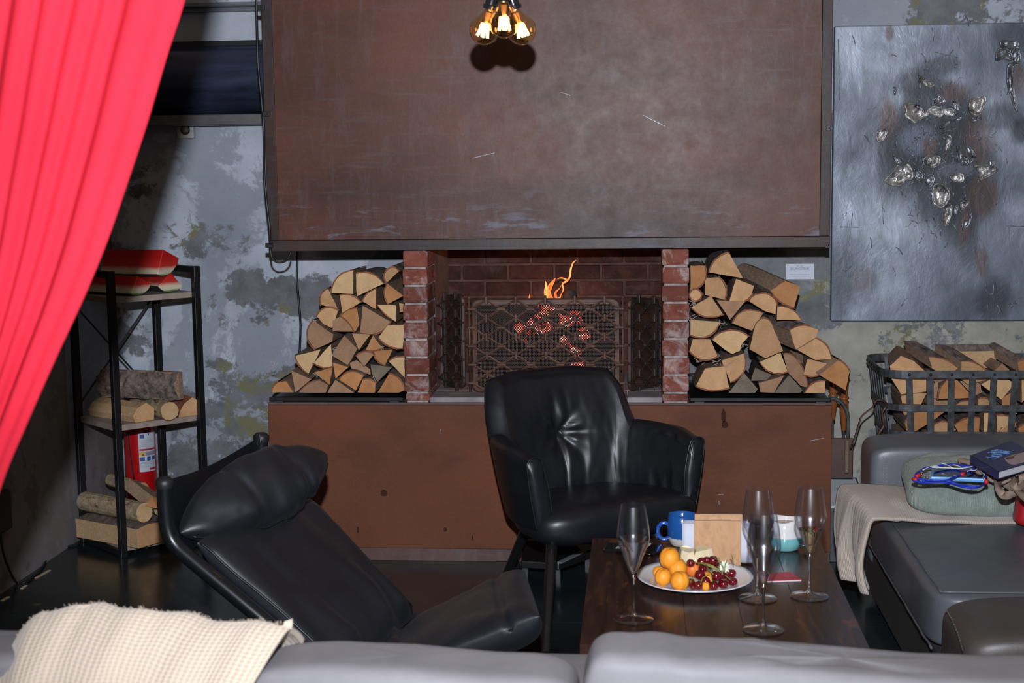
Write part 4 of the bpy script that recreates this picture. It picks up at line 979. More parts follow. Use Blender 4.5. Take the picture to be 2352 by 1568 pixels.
# black box and its cord on the left wall
pa_ = PX(-2, 1140, WX+.02)
cab = [PX(31, 1120, WX), PX(30, 1210, WX)]
bx = mk('wall_socket_box', G().box((WX+.0005, PX(-60, 1160, WX+.02).y, PX(29, 1212, WX+.03).z), (WX+.035, PX(29, 1160, WX+.035).y, PX(29, 1118, WX+.03).z)), M['blackmatte'], label='flat black box low on the side wall beneath the curtain', cat='wall box', bevel=.012, seg=4)
pts = [PX(1, 1222, WX+.02), PX(6, 1262, WX+.02), PX(18, 1300, WX+.02), PZ(38, 1337, .006), PZ(62, 1334, .006), PZ(95, 1305, .006), PZ(112, 1275, .006), PZ(124, 1262, .006), PZ(185, 1249, .006)]
mk('wall_wire', G().tube(cr(pts, 6), .005, 6), M['blackmatte'], smooth=True, label='thin black cord drooping from the wall box to the floor', cat='cord')
g = G()
for (x0, y0, x1, y1) in ((4, 1379, 20, 1370), (82, 1327, 114, 1309), (50, 1351, 60, 1344)):
    a, b = PZ(x0, y0, .002), PZ(x1, y1, .002); g.bar(a, b, .012, .003)
mk('floor_tape', g, simple('cream_tape', (.5, .40, .28), .7), label='torn cream tape scraps on the floor along the side wall', cat='tape scraps', kind='stuff')

# ---------------------------------------------------------------- fire tools, ash box, tongs
brn = simple('brown_rusty_plate', (.055, .028, .022), .5, .2, c2=(.09, .05, .04), scale=8)
wood_amber = simple('amber_turned_wood', (.16, .045, .012), .22, c2=(.30, .10, .025), scale=6, stretch=(1, 1, .2), coat=.5)
ax_, bx2 = PY(1912, 1010, 6.62), PY(1962, 1095, 6.62)
ts = thing('fire_tool_stand', 'brown plate stand of fire tools with iron hoop beside the hearth', 'fire tool stand', (ax_.x+.05, 6.7, 0))
mk('back_plate', G().box((ax_.x-.02, 6.66, 0), (bx2.x, 6.675, ax_.z)), brn, ts, bevel=.004)
mk('hoop', G().tube(cr([PY(1900, 918, 6.70), PY(1918, 916, 6.70), PY(1938, 930, 6.70), PY(1948, 960, 6.70), PY(1947, 1012, 6.70)], 6), .009, 8), M['iron'], ts, smooth=True)
mk('wooden_grip', G().obox((PY(1945, 1010, 6.62)+PY(1945, 1086, 6.62))/2, V((.0095, 0, 0)), V((0, .007, 0)), UZ*(PY(1945, 1010, 6.62).z-PY(1945, 1086, 6.62).z)*.5), simple('worn_brown_wood', (.09, .05, .035), .5, c2=(.17, .10, .075), scale=10, stretch=(1, 1, .2)), ts, bevel=.004)
for py in (1064, 1080): mk('rivet', G().lathe(PY(1944, py, 6.612), [(.005, 0), (.004, .003), (0, .004)], 12, (0, -1, 0)), simple('bright_rivet', (.6, .6, .6), .3, .9), ts, smooth=True)
for k, (px, d_) in enumerate(((1907, 0), (1940, 0))):
    b_ = PY(px, 1040, 6.72)
    t = thing('fire_poker', ('iron poker with a turned amber handle close to the hearth side', 'iron poker with a turned amber handle farther from the hearth side')[k], 'fire poker', (b_.x, 6.74, 0), 'turned-handled fire irons')
    zt2 = PY(px, 855, 6.74).z; zb2 = PY(px, 965 if k else 940, 6.74).z; c = V((b_.x+(.0 if k else .014), 6.76, 0)); L = zt2-zb2
    mk('handle', G().lathe(c, [(.009, zb2-.05), (.015, zb2), (.021, zb2+L*.22), (.019, zb2+L*.36), (.014, zb2+L*.41), (.022, zb2+L*.44), (.022, zb2+L*.47), (.015, zb2+L*.5), (.018, zb2+L*.75), (.024, zb2+L*.95), (.012, zt2+.01), (0, zt2+.012)], 24), wood_amber, t, smooth=True)
    mk('rod', G().tube([c+UZ*(zb2-.04), c+UZ*.002], .006, 8), M['iron'], t)
tg = thing('log_tongs', 'tall wavy brown iron tongs leaning between the basket and sofa', 'tongs', PZ(1990, 1105, .3))
mk('arm', G().tube(cr([PY(1953, 1030, 6.5), PY(1962, 1008, 6.5), PY(1972, 975, 6.5), PY(1980, 955, 6.5), PY(2004, 935, 6.5), PY(2010, 922, 6.5), PY(2022, 918, 6.5), PY(2036, 926, 6.48), PY(2034, 935, 6.45), PY(2026, 950, 6.45), PY(2030, 975, 6.45), PY(2022, 990, 6.45), PY(2010, 1010, 6.45), PY(2004, 1040, 6.42), PY(1994, 1070, 6.4), PY(1985, 1110, 6.38), PY(1975, 1160, 6.36), PY(1966, 1215, 6.34)], 5), .0065, 8, flat=.6), simple('rusty_brown_bar', (.07, .035, .028), .45, .4), tg, smooth=True)
galv = simple('galvanised_steel', (.50, .55, .60), .38, .35, c2=(.60, .65, .70), scale=5); dgrey = simple('dark_slate_paint', (.045, .052, .062), .5, c2=(.07, .08, .092), scale=8)
ab = thing('ash_box', 'grey metal ash box with a sloping bright galvanised lid beside the hearth', 'ash box', (.95, 6.6, 0))
x0, x1 = bx1+.004, PY(1990, 1160, 6.35).x
yf = 6.34; zf_ = PY(1940, 1160, yf).z; zb_ = PY(1940, 1100, 6.56).z
x1t = PY(1966, 1100, 6.56).x
mk('box_body', G().box((x0, yf, .0), (x1-.01, 6.58, zf_-.005)), dgrey, ab, bevel=.004)
mk('front_drawer', G().box((x0+.01, yf-.008, PY(1940, 1212, yf).z), (x1-.016, yf, zf_-.012)), dgrey, ab, bevel=.004)
mk('lid', G().add([(x0, yf-.005, zf_-.004), (x1, yf-.005, zf_-.004), (x1t, 6.56, zb_), (x0, 6.56, zb_), (x0, yf-.005, zf_-.012), (x1, yf-.005, zf_-.012), (x1t, 6.56, zb_-.01), (x0, 6.56, zb_-.01)], [(0, 1, 2, 3), (7, 6, 5, 4), (0, 4, 5, 1), (1, 5, 6, 2), (2, 6, 7, 3), (3, 7, 4, 0)]), galv, ab, bevel=.002)
mk('lid_rim', G().tube([(x0, 6.565, zb_+.004), (x1t, 6.565, zb_+.004), (x1+.002, yf-.006, zf_)], .004, 6), M['iron'], ab)

# ---------------------------------------------------------------- log basket
bk = thing('log_basket', 'big riveted iron strap basket full of split logs behind the grey sofa', 'log basket', (1.55, 6.72, 0))
BX0, BX1, BYf, BYb = 1.055, 1.98, 6.42, 6.98; BT = .81
def ring(z, k, th=.011):
    # rounded rectangle, k = inset
    pts = []; r = .10
    for cx_, cy_, a0 in ((BX1-k-r, BYf+k+r, -90), (BX1-k-r, BYb-k-r, 0), (BX0+k+r, BYb-k-r, 90), (BX0+k+r, BYf+k+r, 180)):
        for j in range(7):
            a = radians(a0+j*15); pts.append(V((cx_+r*cos(a), cy_+r*sin(a), z)))
    return pts
ins = lambda z: (BT-z)*.13
def band(z, hgt, name='iron_band'):
    P = ring(z, ins(z)); n = len(P); g = G(); vs = []
    for i, q in enumerate(P):
        t = (P[(i+1) % n]-P[i-1]).normalized(); o = V((t.y, -t.x, 0))
        for a, b in ((.0055, -hgt/2), (.0055, hgt/2), (.0, hgt/2), (.0, -hgt/2)): vs.append(q+o*a+UZ*b)
    fs = [(i*4+k, ((i+1) % n)*4+k, ((i+1) % n)*4+(k+1) % 4, i*4+(k+1) % 4) for i in range(n) for k in range(4)]
    mk(name, g.add(vs, fs), M['iron'], bk)
band(BT, .034, 'rim_band')
for z in (PY(2200, 937, BYf+.02).z, PY(2200, 999, BYf+.03).z, .32, .17, .04): band(z, .028)
nfr = 9
for side in range(4):
    for j in range(nfr if side % 2 == 0 else 6):
        def pt(z, off=-.004):
            k = ins(z)
            if side == 0: x = BX0+.06+(BX1-BX0-.12)*(j+.5)/nfr; x = (x-(BX0+BX1)/2)*(1-k*1.6)+(BX0+BX1)/2; return V((x, BYf+k-off-.0, z)), V((1, 0, 0)), V((0, -1, 0))
            if side == 2: x = BX0+.06+(BX1-BX0-.12)*(j+.5)/nfr; x = (x-(BX0+BX1)/2)*(1-k*1.6)+(BX0+BX1)/2; return V((x, BYb-k, z)), V((1, 0, 0)), V((0, 1, 0))
            y = BYf+.07+(BYb-BYf-.14)*(j+.5)/6
            return (V((BX0+k+.004, y, z)), V((0, 1, 0)), V((-1, 0, 0))) if side == 3 else (V((BX1-k-.004, y, z)), V((0, 1, 0)), V((1, 0, 0)))
        a, wv, nv = pt(BT-.0); b, _, _ = pt(.02)
        mk('iron_strap', G().prism([a-wv*.014-nv*.002, a+wv*.014-nv*.002, a+wv*.014+nv*.0025, a-wv*.014+nv*.0025], b-a), M['iron'], bk)
        if side in (0, 3): mk('rivet', G().lathe(a+nv*.0085, [(.0065, 0), (.005, .004), (0, .005)], 10, nv), M['black'], bk, smooth=True)
mk('basket_floor', G().box((BX0+.11, BYf+.11, .01), (BX1-.11, BYb-.11, .02)), M['iron'], bk)
BL = [
 ('t', [(215,490),(335,378),(480,430),(625,560),(625,780),(340,812),(235,640)], dict(vec=(.05, .4, 0))),
 ('t', [(340,830),(560,795),(630,800),(570,922),(352,912)]),
 ('t', [(655,395,.1),(985,520),(930,555),(780,562),(690,522)], dict(vec=(-.075, .22, .045), side=SIDE, label='split log lying askew on the basket rim end', dy=.03)),
 ('t', [(1022,440,.12),(1310,562),(1300,650),(1090,700),(1020,640)], dict(vec=(-.07, .22, .045), side=SIDE, label='split log with dark bark poking over the basket rim', dy=.03)),
 ('o', [(768,865,.14),(882,640),(975,650),(1162,848)]), ('p', [(1240,700),(1335,645),(1560,650),(1620,690),(1472,872)]),
 ('o', [(1480,850),(1640,760),(1648,930),(1480,932)]), ('t', [(945,938),(1000,905,.1),(1150,905),(1150,938)]), ('t', [(1210,870,.12),(1320,872),(1385,935),(1205,940)]),
 ('t', [(345,925),(560,935),(430,1035),(375,1045)]), ('o', [(385,1140,.12),(520,1010),(830,1010),(690,1112),(510,1225),(400,1220)]), ('t', [(690,1185,.16),(870,1132),(962,1210),(900,1250),(690,1245)]),
 ('o', [(945,1160,.1),(1225,1072),(1220,1242),(990,1242)]), ('p', [(1275,1022),(1380,1020),(1362,1242),(1270,1242)]), ('p', [(1420,1050,.08),(1615,1092),(1440,1242),(1415,1242)]),
 ('o', [(1450,1230,.16),(1640,1130),(1600,1245)]), ('t', [(392,1292),(580,1300),(632,1350),(552,1412),(396,1412)]), ('t', [(690,1320),(872,1320),(800,1412),(745,1412)]), ('t', [(925,1340,.12),(1062,1412),(925,1412)]),
 ('p', [(1170,1320),(1342,1320),(1342,1412),(1170,1412)]), ('o', [(1655,455,.12),(1730,428),(1790,470),(1760,562),(1672,562)], dict(vec=(-.075, .22, .045), side=SIDE, label='orange split log topping the basket where it leaves the photo')),
 ('b', [(1395,545),(1480,462),(1560,530),(1545,562)]), ('o', [(1660,1195,.1),(1775,1150),(1790,1242),(1665,1242)]), ('t', [(1700,650),(1810,640),(1820,760),(1700,905)]), ('b', [(700,650),(850,640),(745,690)]),
 ('b', [(690,700),(760,660),(750,860),(700,850)], dict(side=SIDEG)), ('b', [(1000,660),(1230,650),(1250,790),(1160,830)], dict(side=SIDEG, dy=.08)), ('o', [(1400,1320,.1),(1560,1320),(1580,1412),(1400,1412)]), ('t', [(1700,1300),(1800,1290),(1800,1412),(1690,1412)]),
 ('t', [(1480,960),(1640,950),(1650,1030),(1500,1020)], dict(dy=.08)), ('b', [(640,800),(760,880),(900,880),(880,930),(640,935)], dict(dy=.07)), ('b', [(1100,1300),(1160,1300),(1150,1412),(1075,1412)], dict(dy=.08)),
]
rr_ = random.Random(5)
for r_, yy_ in enumerate((700, 900, 1110, 1310)):
    for c_, xx_ in enumerate((1905, 2090, 2270)):
        j = lambda k: k+rr_.uniform(-14, 14)
        pts = [(j(xx_-80), j(yy_+85)), (j(xx_-70), j(yy_-75), .12), (j(xx_+75), j(yy_-60)), (j(xx_+80), j(yy_+80))] if (r_+c_) % 2 else [(j(xx_-80), j(yy_+85), .1), (j(xx_), j(yy_-85)), (j(xx_+82), j(yy_+80))]
        BL.append(('tpob'[(r_*3+c_) % 4], pts))
stack(BL, 4.9, 2000, 740, BYf+.055, 'inside the iron basket', 'split logs in the iron basket', 215, 1440)
# fill below, hidden by the sofa: a few logs carrying the pile
for k, (x, z) in enumerate(((1.2, .05), (1.42, .05), (1.64, .05), (1.86, .05), (1.3, .2), (1.55, .2), (1.8, .2), (1.22, .33), (1.46, .33), (1.7, .33))):
    pass
A0 = PY(2148, 813, 6.78); A1 = PY(2288, 808, 6.72); A0.z -= .03; A1.z -= .005
lie_log(A0-UZ*.03, A1-UZ*.06, [(-.05, 0, 2), (.05, 0, 2), (.055, .075, 1), (.02, .105, 1), (-.045, .085, 1)], [END['p'], BARK, SIDEP], 'long pale log with mossy bark lying across the top of the basket', 'split logs in the iron basket')
# ---------------------------------------------------------------- leathers
def leather(name, a, b, rough, bump=.25, coat=0, spec=.5):
    s = NT(name); v = s.coord('Position')
    vo = s.n('ShaderNodeTexVoronoi'); vo.inputs['Scale'].default_value = 260; s.l(v, vo.inputs['Vector'])
    s.set(Base_Color=s.ramp(s.noise(v, 6, 5, .6), [(.3, a), (.7, b)]), Roughness=s.math('ADD', s.math('MULTIPLY', s.noise(v, 14, 4, .6), .16), rough-.08), Coat_Weight=coat, Specular_IOR_Level=spec)
    b1 = s.bump(vo.outputs['Distance'], bump*.5, .0008); s.bump(s.noise(v, 22, 4, .6), bump, .003, b1); return s.m
BL = leather('black_leather', (.0055, .0065, .009), (.010, .0115, .015), .40, .12)
BLs = leather('soft_black_leather', (.006, .007, .010), (.011, .013, .017), .45, .15, 0, .6)
BLs.node_tree.nodes['Principled BSDF'].inputs['Sheen Weight'].default_value = .015
GL = leather('grey_leather', (.085, .092, .105), (.115, .122, .135), .40, .2)
GLP = leather('pale_grey_leather', (.175, .168, .175), (.215, .205, .212), .62, .2, 0, .3)
SHADED_GL = leather('shaded_grey_leather', (.055, .046, .040), (.075, .064, .056), .45, .2)  # the grey sofa leather with brown shade put into its colour
DKB = simple('dark_sofa_base', (.042, .040, .040), .6, c2=(.055, .053, .053), scale=5)

# ---------------------------------------------------------------- black leather tub chair
S0 = V((-.392, 5.375, 0)); S1v = V((.232, 5.80, 0))                  # fronts of the two arms
ua = (S1v-S0).normalized(); fa = V((ua.y, -ua.x, 0))                  # across and forward
W_ = (S1v-S0).length; cc = (S0+S1v)/2
D_ = .50
tub = thing('tub_chair', 'black leather tub armchair with a tufted backrest, facing the room', 'armchair', V((cc.x, cc.y, 0))-fa*.2)
def C(x, y, z): return cc+ua*x-fa*y+UZ*z      # x across, y back, z up
# plan curve of the shell, s in 0..1 from the near arm front round the back to the other arm front
hw = W_/2
plan = cr([(-hw, 0, 0), (-hw-.004, .14, 0), (-hw+.03, .28, 0), (-.265, .40, 0), (-.14, .455, 0), (0, .47, 0), (.14, .455, 0), (.265, .40, 0), (hw-.03, .28, 0), (hw+.004, .14, 0), (hw, 0, 0)], 10)
NPn = len(plan)
def shell_h(s):
    a = abs(s-.5)*2                                    # 0 back centre, 1 arm front
    return .640+.212*(1-sstep(.33, .50, a))**.8-.012*sstep(.15, .33, a)*(a < .5)-.020*sstep(.8, 1, a)
def shell(u, v):
    k = min(int(u*(NPn-1)), NPn-2); t = u*(NPn-1)-k; p = plan[k].lerp(plan[k+1], t); tn = (plan[k+1]-plan[k]).normalized(); nrm = V((-tn.y, tn.x, 0))   # outwards
    nrm = nrm if nrm.dot(V((p.x, p.y-.2, 0))) > 0 else -nrm
    a = abs(u-.5)*2; H = shell_h(u); z0 = .30
    th = .036+.012*(1-a)
    lean = .055*(1-sstep(.3, .75, a))+.012
    # section: up the outside, over the rim, down the inside
    if v < .42: w_ = v/.42; z = z0+(H-z0)*w_; off = th*(.55+.45*sin(pi*min(1, w_*1.1)*.5)); bot = sstep(0, .25, w_); off -= .06*(1-bot)
    elif v < .58: w_ = (v-.42)/.16; ang = w_*pi; z = H+th*sin(ang)*.9; off = th*cos(ang)
    else: w_ = (v-.58)/.42; z = H-(H-z0-.05)*w_; off = -th-.02*sin(pi*w_)*(1-a*.5)
    rel = (z-z0)/(.95-z0)
    q = p+nrm*(off+lean*rel*rel*1.6-.05*(1-rel)**2)
    P = C(q.x, q.y, z)
    # wrinkles on the inside
    if v >= .56:
        wr = .0032*noise.noise(V((u*14, z*5, 1)))+.0008*noise.noise(V((u*50, z*16, 3)))+.004*sin(u*90+z*6)*sstep(.60, .75, a)*sstep(.3, .7, w_)
        P += (ua*nrm.x-fa*nrm.y)*(-wr*2)
        if a < .62:
            tx, tz = (u-.5)*1.50, z-.640                # tuft at the middle of the back
            r = hypot(tx, tz); th_ = atan2(tz, tx)
            dep = .034*math.exp(-(r/.055)**2)+.018*gauss(tx, .008)*(1 if tz < -.02 else 0)*.5
            dep += .007*(math.exp(-(r/.13)**2))*cos(th_*7+1.2*sin(th_*2))*(1+.4*(tx > 0))+.007*gauss(tz, .009)*gauss(tx, .13)+.006*(gauss(tx-.10, .02)*gauss(tz+.12, .07)+gauss(tx+.02, .012)*gauss(tz-.10, .05)+gauss(tx-.045, .012)*gauss(tz-.10, .06))
            dep -= .020*gauss(r-.17, .09)
            P += (ua*nrm.x-fa*nrm.y)*dep
    return P
mk('shell', G().grid(shell, 181, 96), BL, tub, smooth=True)
for u_ in (0, 1):       # closed arm fronts
    ring_ = [shell(u_, j/95) for j in range(96)]; c_ = sum(ring_, V())/96
    g = G(); rows = []
    for k in range(7):
        t = k/6; rows.append([q.lerp(c_, t)+fa*.026*sin(pi/2*sqrt(t)) for q in ring_])
    g.add([q for r in rows for q in r], [(i*96+j, (i+1)*96+j, (i+1)*96+(j+1) % 96, i*96+(j+1) % 96) for i in range(6) for j in range(96)])
    mk('arm_front', g, BL, tub, smooth=True)
    mk('piping', G().tube([shell(u_, .1+.8*j/60)+fa*.006 for j in range(61)], .0042, 6), BL, tub, smooth=True)
def seat(u, v):
    # superellipse cushion
    a = 2*pi*u; ph = -pi/2+pi*v; ce = lambda w, e: math.copysign(abs(cos(w))**e, cos(w)); se = lambda w, e: math.copysign(abs(sin(w))**e, sin(w))
    x = (hw-.004)*ce(ph, .35)*ce(a, .42); y = .245*ce(ph, .35)*se(a, .42); x *= 1-.30*sstep(-.02, .25, y)-.05*sstep(-.2, 0, y); z = .075*se(ph, .7)
    yy = .165+y+ (0 if y > 0 else -.015*(1-(x/hw)**2))
    zz_ = .372+z+.012*(1-(x/hw)**2)*(z > 0)-.02*sstep(0, .45, yy)*(z > 0)
    zz_ += .003*noise.noise(V((x*16, yy*9, 5)))+.002*sin(x*55+3*noise.noise(V((x*4, yy*4, 0))))*sstep(.05, -.07, yy)
    return C(x, yy, zz_)
mk('seat', G().grid(seat, 120, 40, cu=True), BL, tub, smooth=True)
mk('seat_pan', G().prism([C(x, y, .30) for x, y in ((-.25, .03), (.25, .03), (.22, .30), (.12, .38), (-.12, .38), (-.22, .30))], UZ*.05), M['blackmatte'], tub, bevel=.01)
legm = simple('black_lacquer_leg', (.008, .008, .009), .30, coat=.3, bump=.15, bscale=160)
lf = PZ(1253, 1500, 0)
for (x, y), ft in (((-.175, .02), lf), ((-.20, .40), None), ((.175, .02), None), ((.20, .40), None)):
    a = PZ(1268, 1238, .325) if ft else C(x, y, .325); b = ft if ft else C(x*1.35, y+(.06 if y > .2 else -.10), 0)
    if ft is None and x < 0 and y > .2: b = PZ(1158, 1330, 0.0); a = PP(1208, 1215, C(x, y, .3), fa)
    mk('leg', G().tube([a, b], [.022, .0165], 16), legm, tub, smooth=True, angle=50)

# stool with dark seat behind the chair legs
os_ = thing('low_stool', 'low black stool with a worn steel edge, half hidden behind the tub chair', 'stool', PZ(1290, 1300, 0))
q = lambda x, y, z: PZ(x, y, z)
mk('seat_top', G().prism([q(1200, 1240, .10), q(1360, 1246, .10), q(1372, 1262, .10), q(1284, 1293, .10), q(1196, 1288, .10)], UZ*-.03), simple('stool_top', (.008, .008, .009), .35), os_, bevel=.004)
mk('steel_edge', G().bar(q(1285, 1292, .103), q(1362, 1254, .103), .02, .006).add([q(1320, 1248, .104), q(1360, 1250, .104), q(1360, 1262, .104), q(1336, 1264, .104)], [(0, 1, 2, 3)]), simple('worn_steel', (.28, .31, .31), .4, .5), os_)
mk('steel_edge', G().bar(q(1205, 1238, .102), q(1258, 1242, .102), .006, .004), simple('worn_steel_b', (.28, .31, .31), .4, .5), os_)
for x, y in ((1205, 1285), (1350, 1262), (1280, 1288)):
    p = q(x, y, .08); mk('leg', G().box((p.x-.012, p.y+.01, 0), (p.x+.012, p.y+.034, .07)), M['black'], os_)

# ---------------------------------------------------------------- recliner with tubular frame
N0 = V((-1.425, 4.285, 0)); fd = V((.985, -.165, 0)).normalized(); sd = V((-fd.y, fd.x, 0)); WD = .70
rc = thing('recliner', 'black leather recliner with tubular frame and head pillow', 'recliner', N0+fd*.5+sd*.35)
nN = tuple(sd)
def L2(px, py, off=0.0): return PP(px, py, N0+sd*off, nN)
tubem = simple('black_tube', (.007, .008, .010), .30, .2, coat=.3)
near = [L2(378, 1112, -.02), L2(380, 1165, -.02), L2(386, 1215, -.02), L2(402, 1250, -.02), L2(440, 1285, -.02), L2(560, 1385, -.02), L2(650, 1462, -.02), L2(760, 1560, -.02)]
tb = cr(near, 8)
dn = V((0, 0, 0))
endp = V(near[-1]); endp.z = .03
tb += [endp+fd*.02, endp+fd*.35]
mk('frame_tube', G().tube(tb, .0245, 20), tubem, rc, smooth=True)
mk('end_cap', G().lathe(near[0], [(.026, -.01), (.028, 0), (.028, .012), (.018, .022), (0, .024)], 20, (near[0]-near[1])), M['blackmatte'], rc, smooth=True)
sh = L2(600, 1008, WD+.03)-near[0]
mk('frame_tube', G().tube([p+sh for p in tb], .0245, 20), tubem, rc, smooth=True)
mk('end_cap', G().lathe(near[0]+sh, [(.026, -.01), (.028, 0), (.028, .012), (.018, .022), (0, .024)], 20, (near[0]-near[1])), M['blackmatte'], rc, smooth=True)
mk('strap_tip', G().prism([L2(577, 1023, WD), L2(588, 1005, WD), L2(597, 994, WD), L2(600, 1018, WD), L2(585, 1030, WD)], sd*.01), BL, rc, bevel=.003)
# sling back between the tubes
def sling(u, v):
    a = tb[0].lerp(tb[0]+sh, u); k = v*30; i = min(int(k), 28); p = tb[i].lerp(tb[i+1], k-i) if v > 0 else tb[0]
    q = p+sh*u; sag = sin(pi*u)
    return q+V((.0, 0, 0))+UZ*(-.028*sag*(1-v*.6))-fd*.02*sag+UZ*.012*(1-v)
mk('sling_back', G().grid(sling, 40, 30), BL, rc, smooth=True)
# back cushion: profile in the near plane, swept to the far plane
prof = [L2(452, 1248), L2(505, 1302), L2(580, 1368), L2(690, 1465), L2(790, 1555)]
far_ = [L2(690, 1130, WD), L2(760, 1205, WD), L2(840, 1295, WD), L2(905, 1370, WD), L2(950, 1420, WD)]
near_c, far_c = cr(prof, 8), cr(far_, 8)
def bcush(u, v):
    # u around the section (top surface / underside), v along the length
    k = v*32; i = min(int(k), 31); A = near_c[i].lerp(near_c[i+1], k-i); B = far_c[i].lerp(far_c[i+1], k-i)
    dirn = (near_c[-1]-near_c[0]).normalized(); up = (B-A).normalized().cross(dirn); up = up if up.z > 0 else -up
    a = 2*pi*u; x = .5-.5*math.copysign(abs(cos(a))**.5, cos(a)); h = math.copysign(abs(sin(a))**.7, sin(a))
    endf = min(1, sin(pi*min(max(v, .02), .98))*2.2)**.5
    hh = h*(.050 if h > 0 else .045)*endf
    q = A.lerp(B, x)+up*hh
    if h > 0:
        c1 = .018*gauss(x-.22, .035)*(.4+.6*v); fold = .012*sin(x*26+v*3+1.5*noise.noise(V((x*3, v*4, 2))))*sstep(.2, .8, v)
        fold += .012*noise.noise(V((x*7, v*2.2, 4)))
        q += up*(fold-.6*c1)*endf
    return q
mk('back_cushion', G().grid(bcush, 110, 70, cu=True), BLs, rc, smooth=True)
mk('piping', G().tube([bcush(.015, .03+.94*j/50)+UZ*.006 for j in range(51)], .0042, 6), BL, rc, smooth=True)
# seat cushion
sn = [L2(905, 1475, .0), L2(985, 1440, .0), L2(1080, 1390, .0), L2(1170, 1350, .02), L2(1228, 1350, .03)]
tipf = L2(1200, 1302, WD)
s_f = [L2(905, 1440, WD*.9), L2(960, 1405, WD), L2(1060, 1352, WD), L2(1140, 1310, WD), tipf+fd*.0]
# the seat runs from the back's foot to the raised front lip
n0, f0 = L2(900, 1560, 0), L2(930, 1445, WD); n1, f1 = L2(1240, 1415, 0.05), L2(1205, 1310, WD-.02)
def scush(u, v):
    A = n0.lerp(n1, v); B = f0.lerp(f1, v)
    dirn = (f1-f0).normalized(); up = (B-A).normalized().cross(dirn); up = up if up.z > 0 else -up
    a = 2*pi*u; x = .5-.5*math.copysign(abs(cos(a))**.5, cos(a)); h = math.copysign(abs(sin(a))**.75, sin(a))
    endf = (1-abs(2*v-1)**7)**.5 if 0 < v < 1 else 0
    q = A.lerp(B, x)+up*h*(.05 if h > 0 else .11)*endf
    if h > 0: q += up*endf*(.010*noise.noise(V((x*5, v*4, 9)))+.007*sin(v*14+x*5)*(1-v)-.012*gauss(v-.80, .02))
    return q
mk('seat_cushion', G().grid(scush, 90, 60, cu=True), BLs, rc, smooth=True)
bend = [L2(860, 1560, .1), L2(900, 1500, .35), L2(925, 1440, WD*.95)]
def gus(u, v):
    q = cr(bend, 10)[min(20, int(u*20))]; return q+fd*(v-.5)*.14+UZ*(.035+.02*sin(v*9+u*6)+.012*noise.noise(q*20+V((v*5, 0, 0))))
mk('seat_gusset', G().grid(gus, 21, 24), BLs, rc, smooth=True)
mk('pedestal', G().lathe(N0+fd*.55+sd*.35, [(0, 0), (.28, .0), (.28, .012), (.05, .03), (.03, .05), (.03, .17), (0, .17)], 32), tubem, rc, smooth=True, angle=50)
# head pillow
pa0, pb0 = L2(436, 1212, .05), L2(742, 1047, WD-.05)
ax1 = (pb0-pa0); Lp_ = ax1.length; ax1.normalize(); dirn = (near_c[-1]-near_c[0]).normalized(); upn = ax1.cross(dirn); upn = (upn if upn.z > 0 else -upn).normalized(); ax2 = upn.cross(ax1).normalized(); ax2 = ax2 if ax2.z < 0 else -ax2
pc = L2(592, 1128, WD*.5)
def pil(u, v):
    a = 2*pi*u; x = 1-2*v; r = (1-abs(x)**1.9)**.78 if abs(x) < 1 else 0
    c_, s_ = math.copysign(abs(cos(a))**.85, cos(a)), math.copysign(abs(sin(a))**.85, sin(a))
    q = pc+ax1*x*Lp_*.55+ax2*c_*.125*r+upn*s_*.100*r
    n_ = .016*noise.noise(V((x*4, a*1.1, 3)))+.006*(gauss(x+.28, .03)+gauss(x-.35, .04))*-1
    wr = .010*(gauss(x-.50, .045)+gauss(x-.30, .05)-gauss(x-.40, .03))*gauss(c_-.8, .35)
    return q+(ax2*c_+upn*s_)*(n_+wr)*r
mk('head_pillow', G().grid(pil, 96, 90, cu=True), BLs, rc, smooth=True)
mk('piping', G().tube([pil(.0, .04+.92*j/60)+ax2*.002 for j in range(61)], .0035, 6), BL, rc, smooth=True)

# ---------------------------------------------------------------- soft box helper for the sofas
def softbox(c, u, v, w, e=.28, nu=72, nv=44, fn=None):
    """superellipsoid cushion with half extents u, v, w"""
    c, u, v, w = V(c), V(u), V(v), V(w)
    ce = lambda a, k: math.copysign(abs(cos(a))**k, cos(a)); se = lambda a, k: math.copysign(abs(sin(a))**k, sin(a))
    def f(a_, b_):
        a = 2*pi*a_; b = -pi/2+pi*b_; x, y, z = ce(b, e)*ce(a, e), ce(b, e)*se(a, e), se(b, e)
        q = c+u*x+v*y+w*z
        if fn: q = fn(q, x, y, z)
        return q
    return G().grid(f, nu, nv, cu=True)
# right-hand sofa (chaise): seat, far arm, base, near arm
rs = thing('grey_sofa', 'blue-grey leather sofa with the pillow and throw, beside the coffee table', 'sofa', (1.5, 5.0, 0))
sx0, sx1 = .865, 2.3; sy0, sy1 = 4.34, 5.66
def seatw(q, x, y, z):
    if z > 0: q.z += .018*(1-x*x)*(1-y*y)+.004*noise.noise(q*6)
    q.x += .004*noise.noise(q*9)
    return q
mk('seat_cushion', softbox(((sx0+sx1)/2, (sy0+sy1)/2, .365), ((sx1-sx0)/2, 0, 0), (0, (sy1-sy0)/2, 0), (0, 0, .092), .16, 120, 60, seatw), GL, rs, smooth=True)
mk('sofa_base', G().box((sx0+.035, sy0-.4, .04), (sx1, sy1+.2, .275)), DKB, rs, bevel=.02)
for x, y in ((sx0+.1, sy0-.3), (sx0+.1, sy1+.1), (sx1-.1, sy1+.1)): mk('foot', G().box((x-.03, y-.03, 0), (x+.03, y+.03, .04)), M['blackmatte'], rs)
az = .645
mk('far_arm', softbox((1.6, 5.80, az/2+.08), (.715, 0, 0), (0, .15, 0), (0, 0, az/2-.08), .14, 120, 60, lambda q, x, y, z: q+V((0, 0, .004*noise.noise(q*5)))), GL, rs, smooth=True)
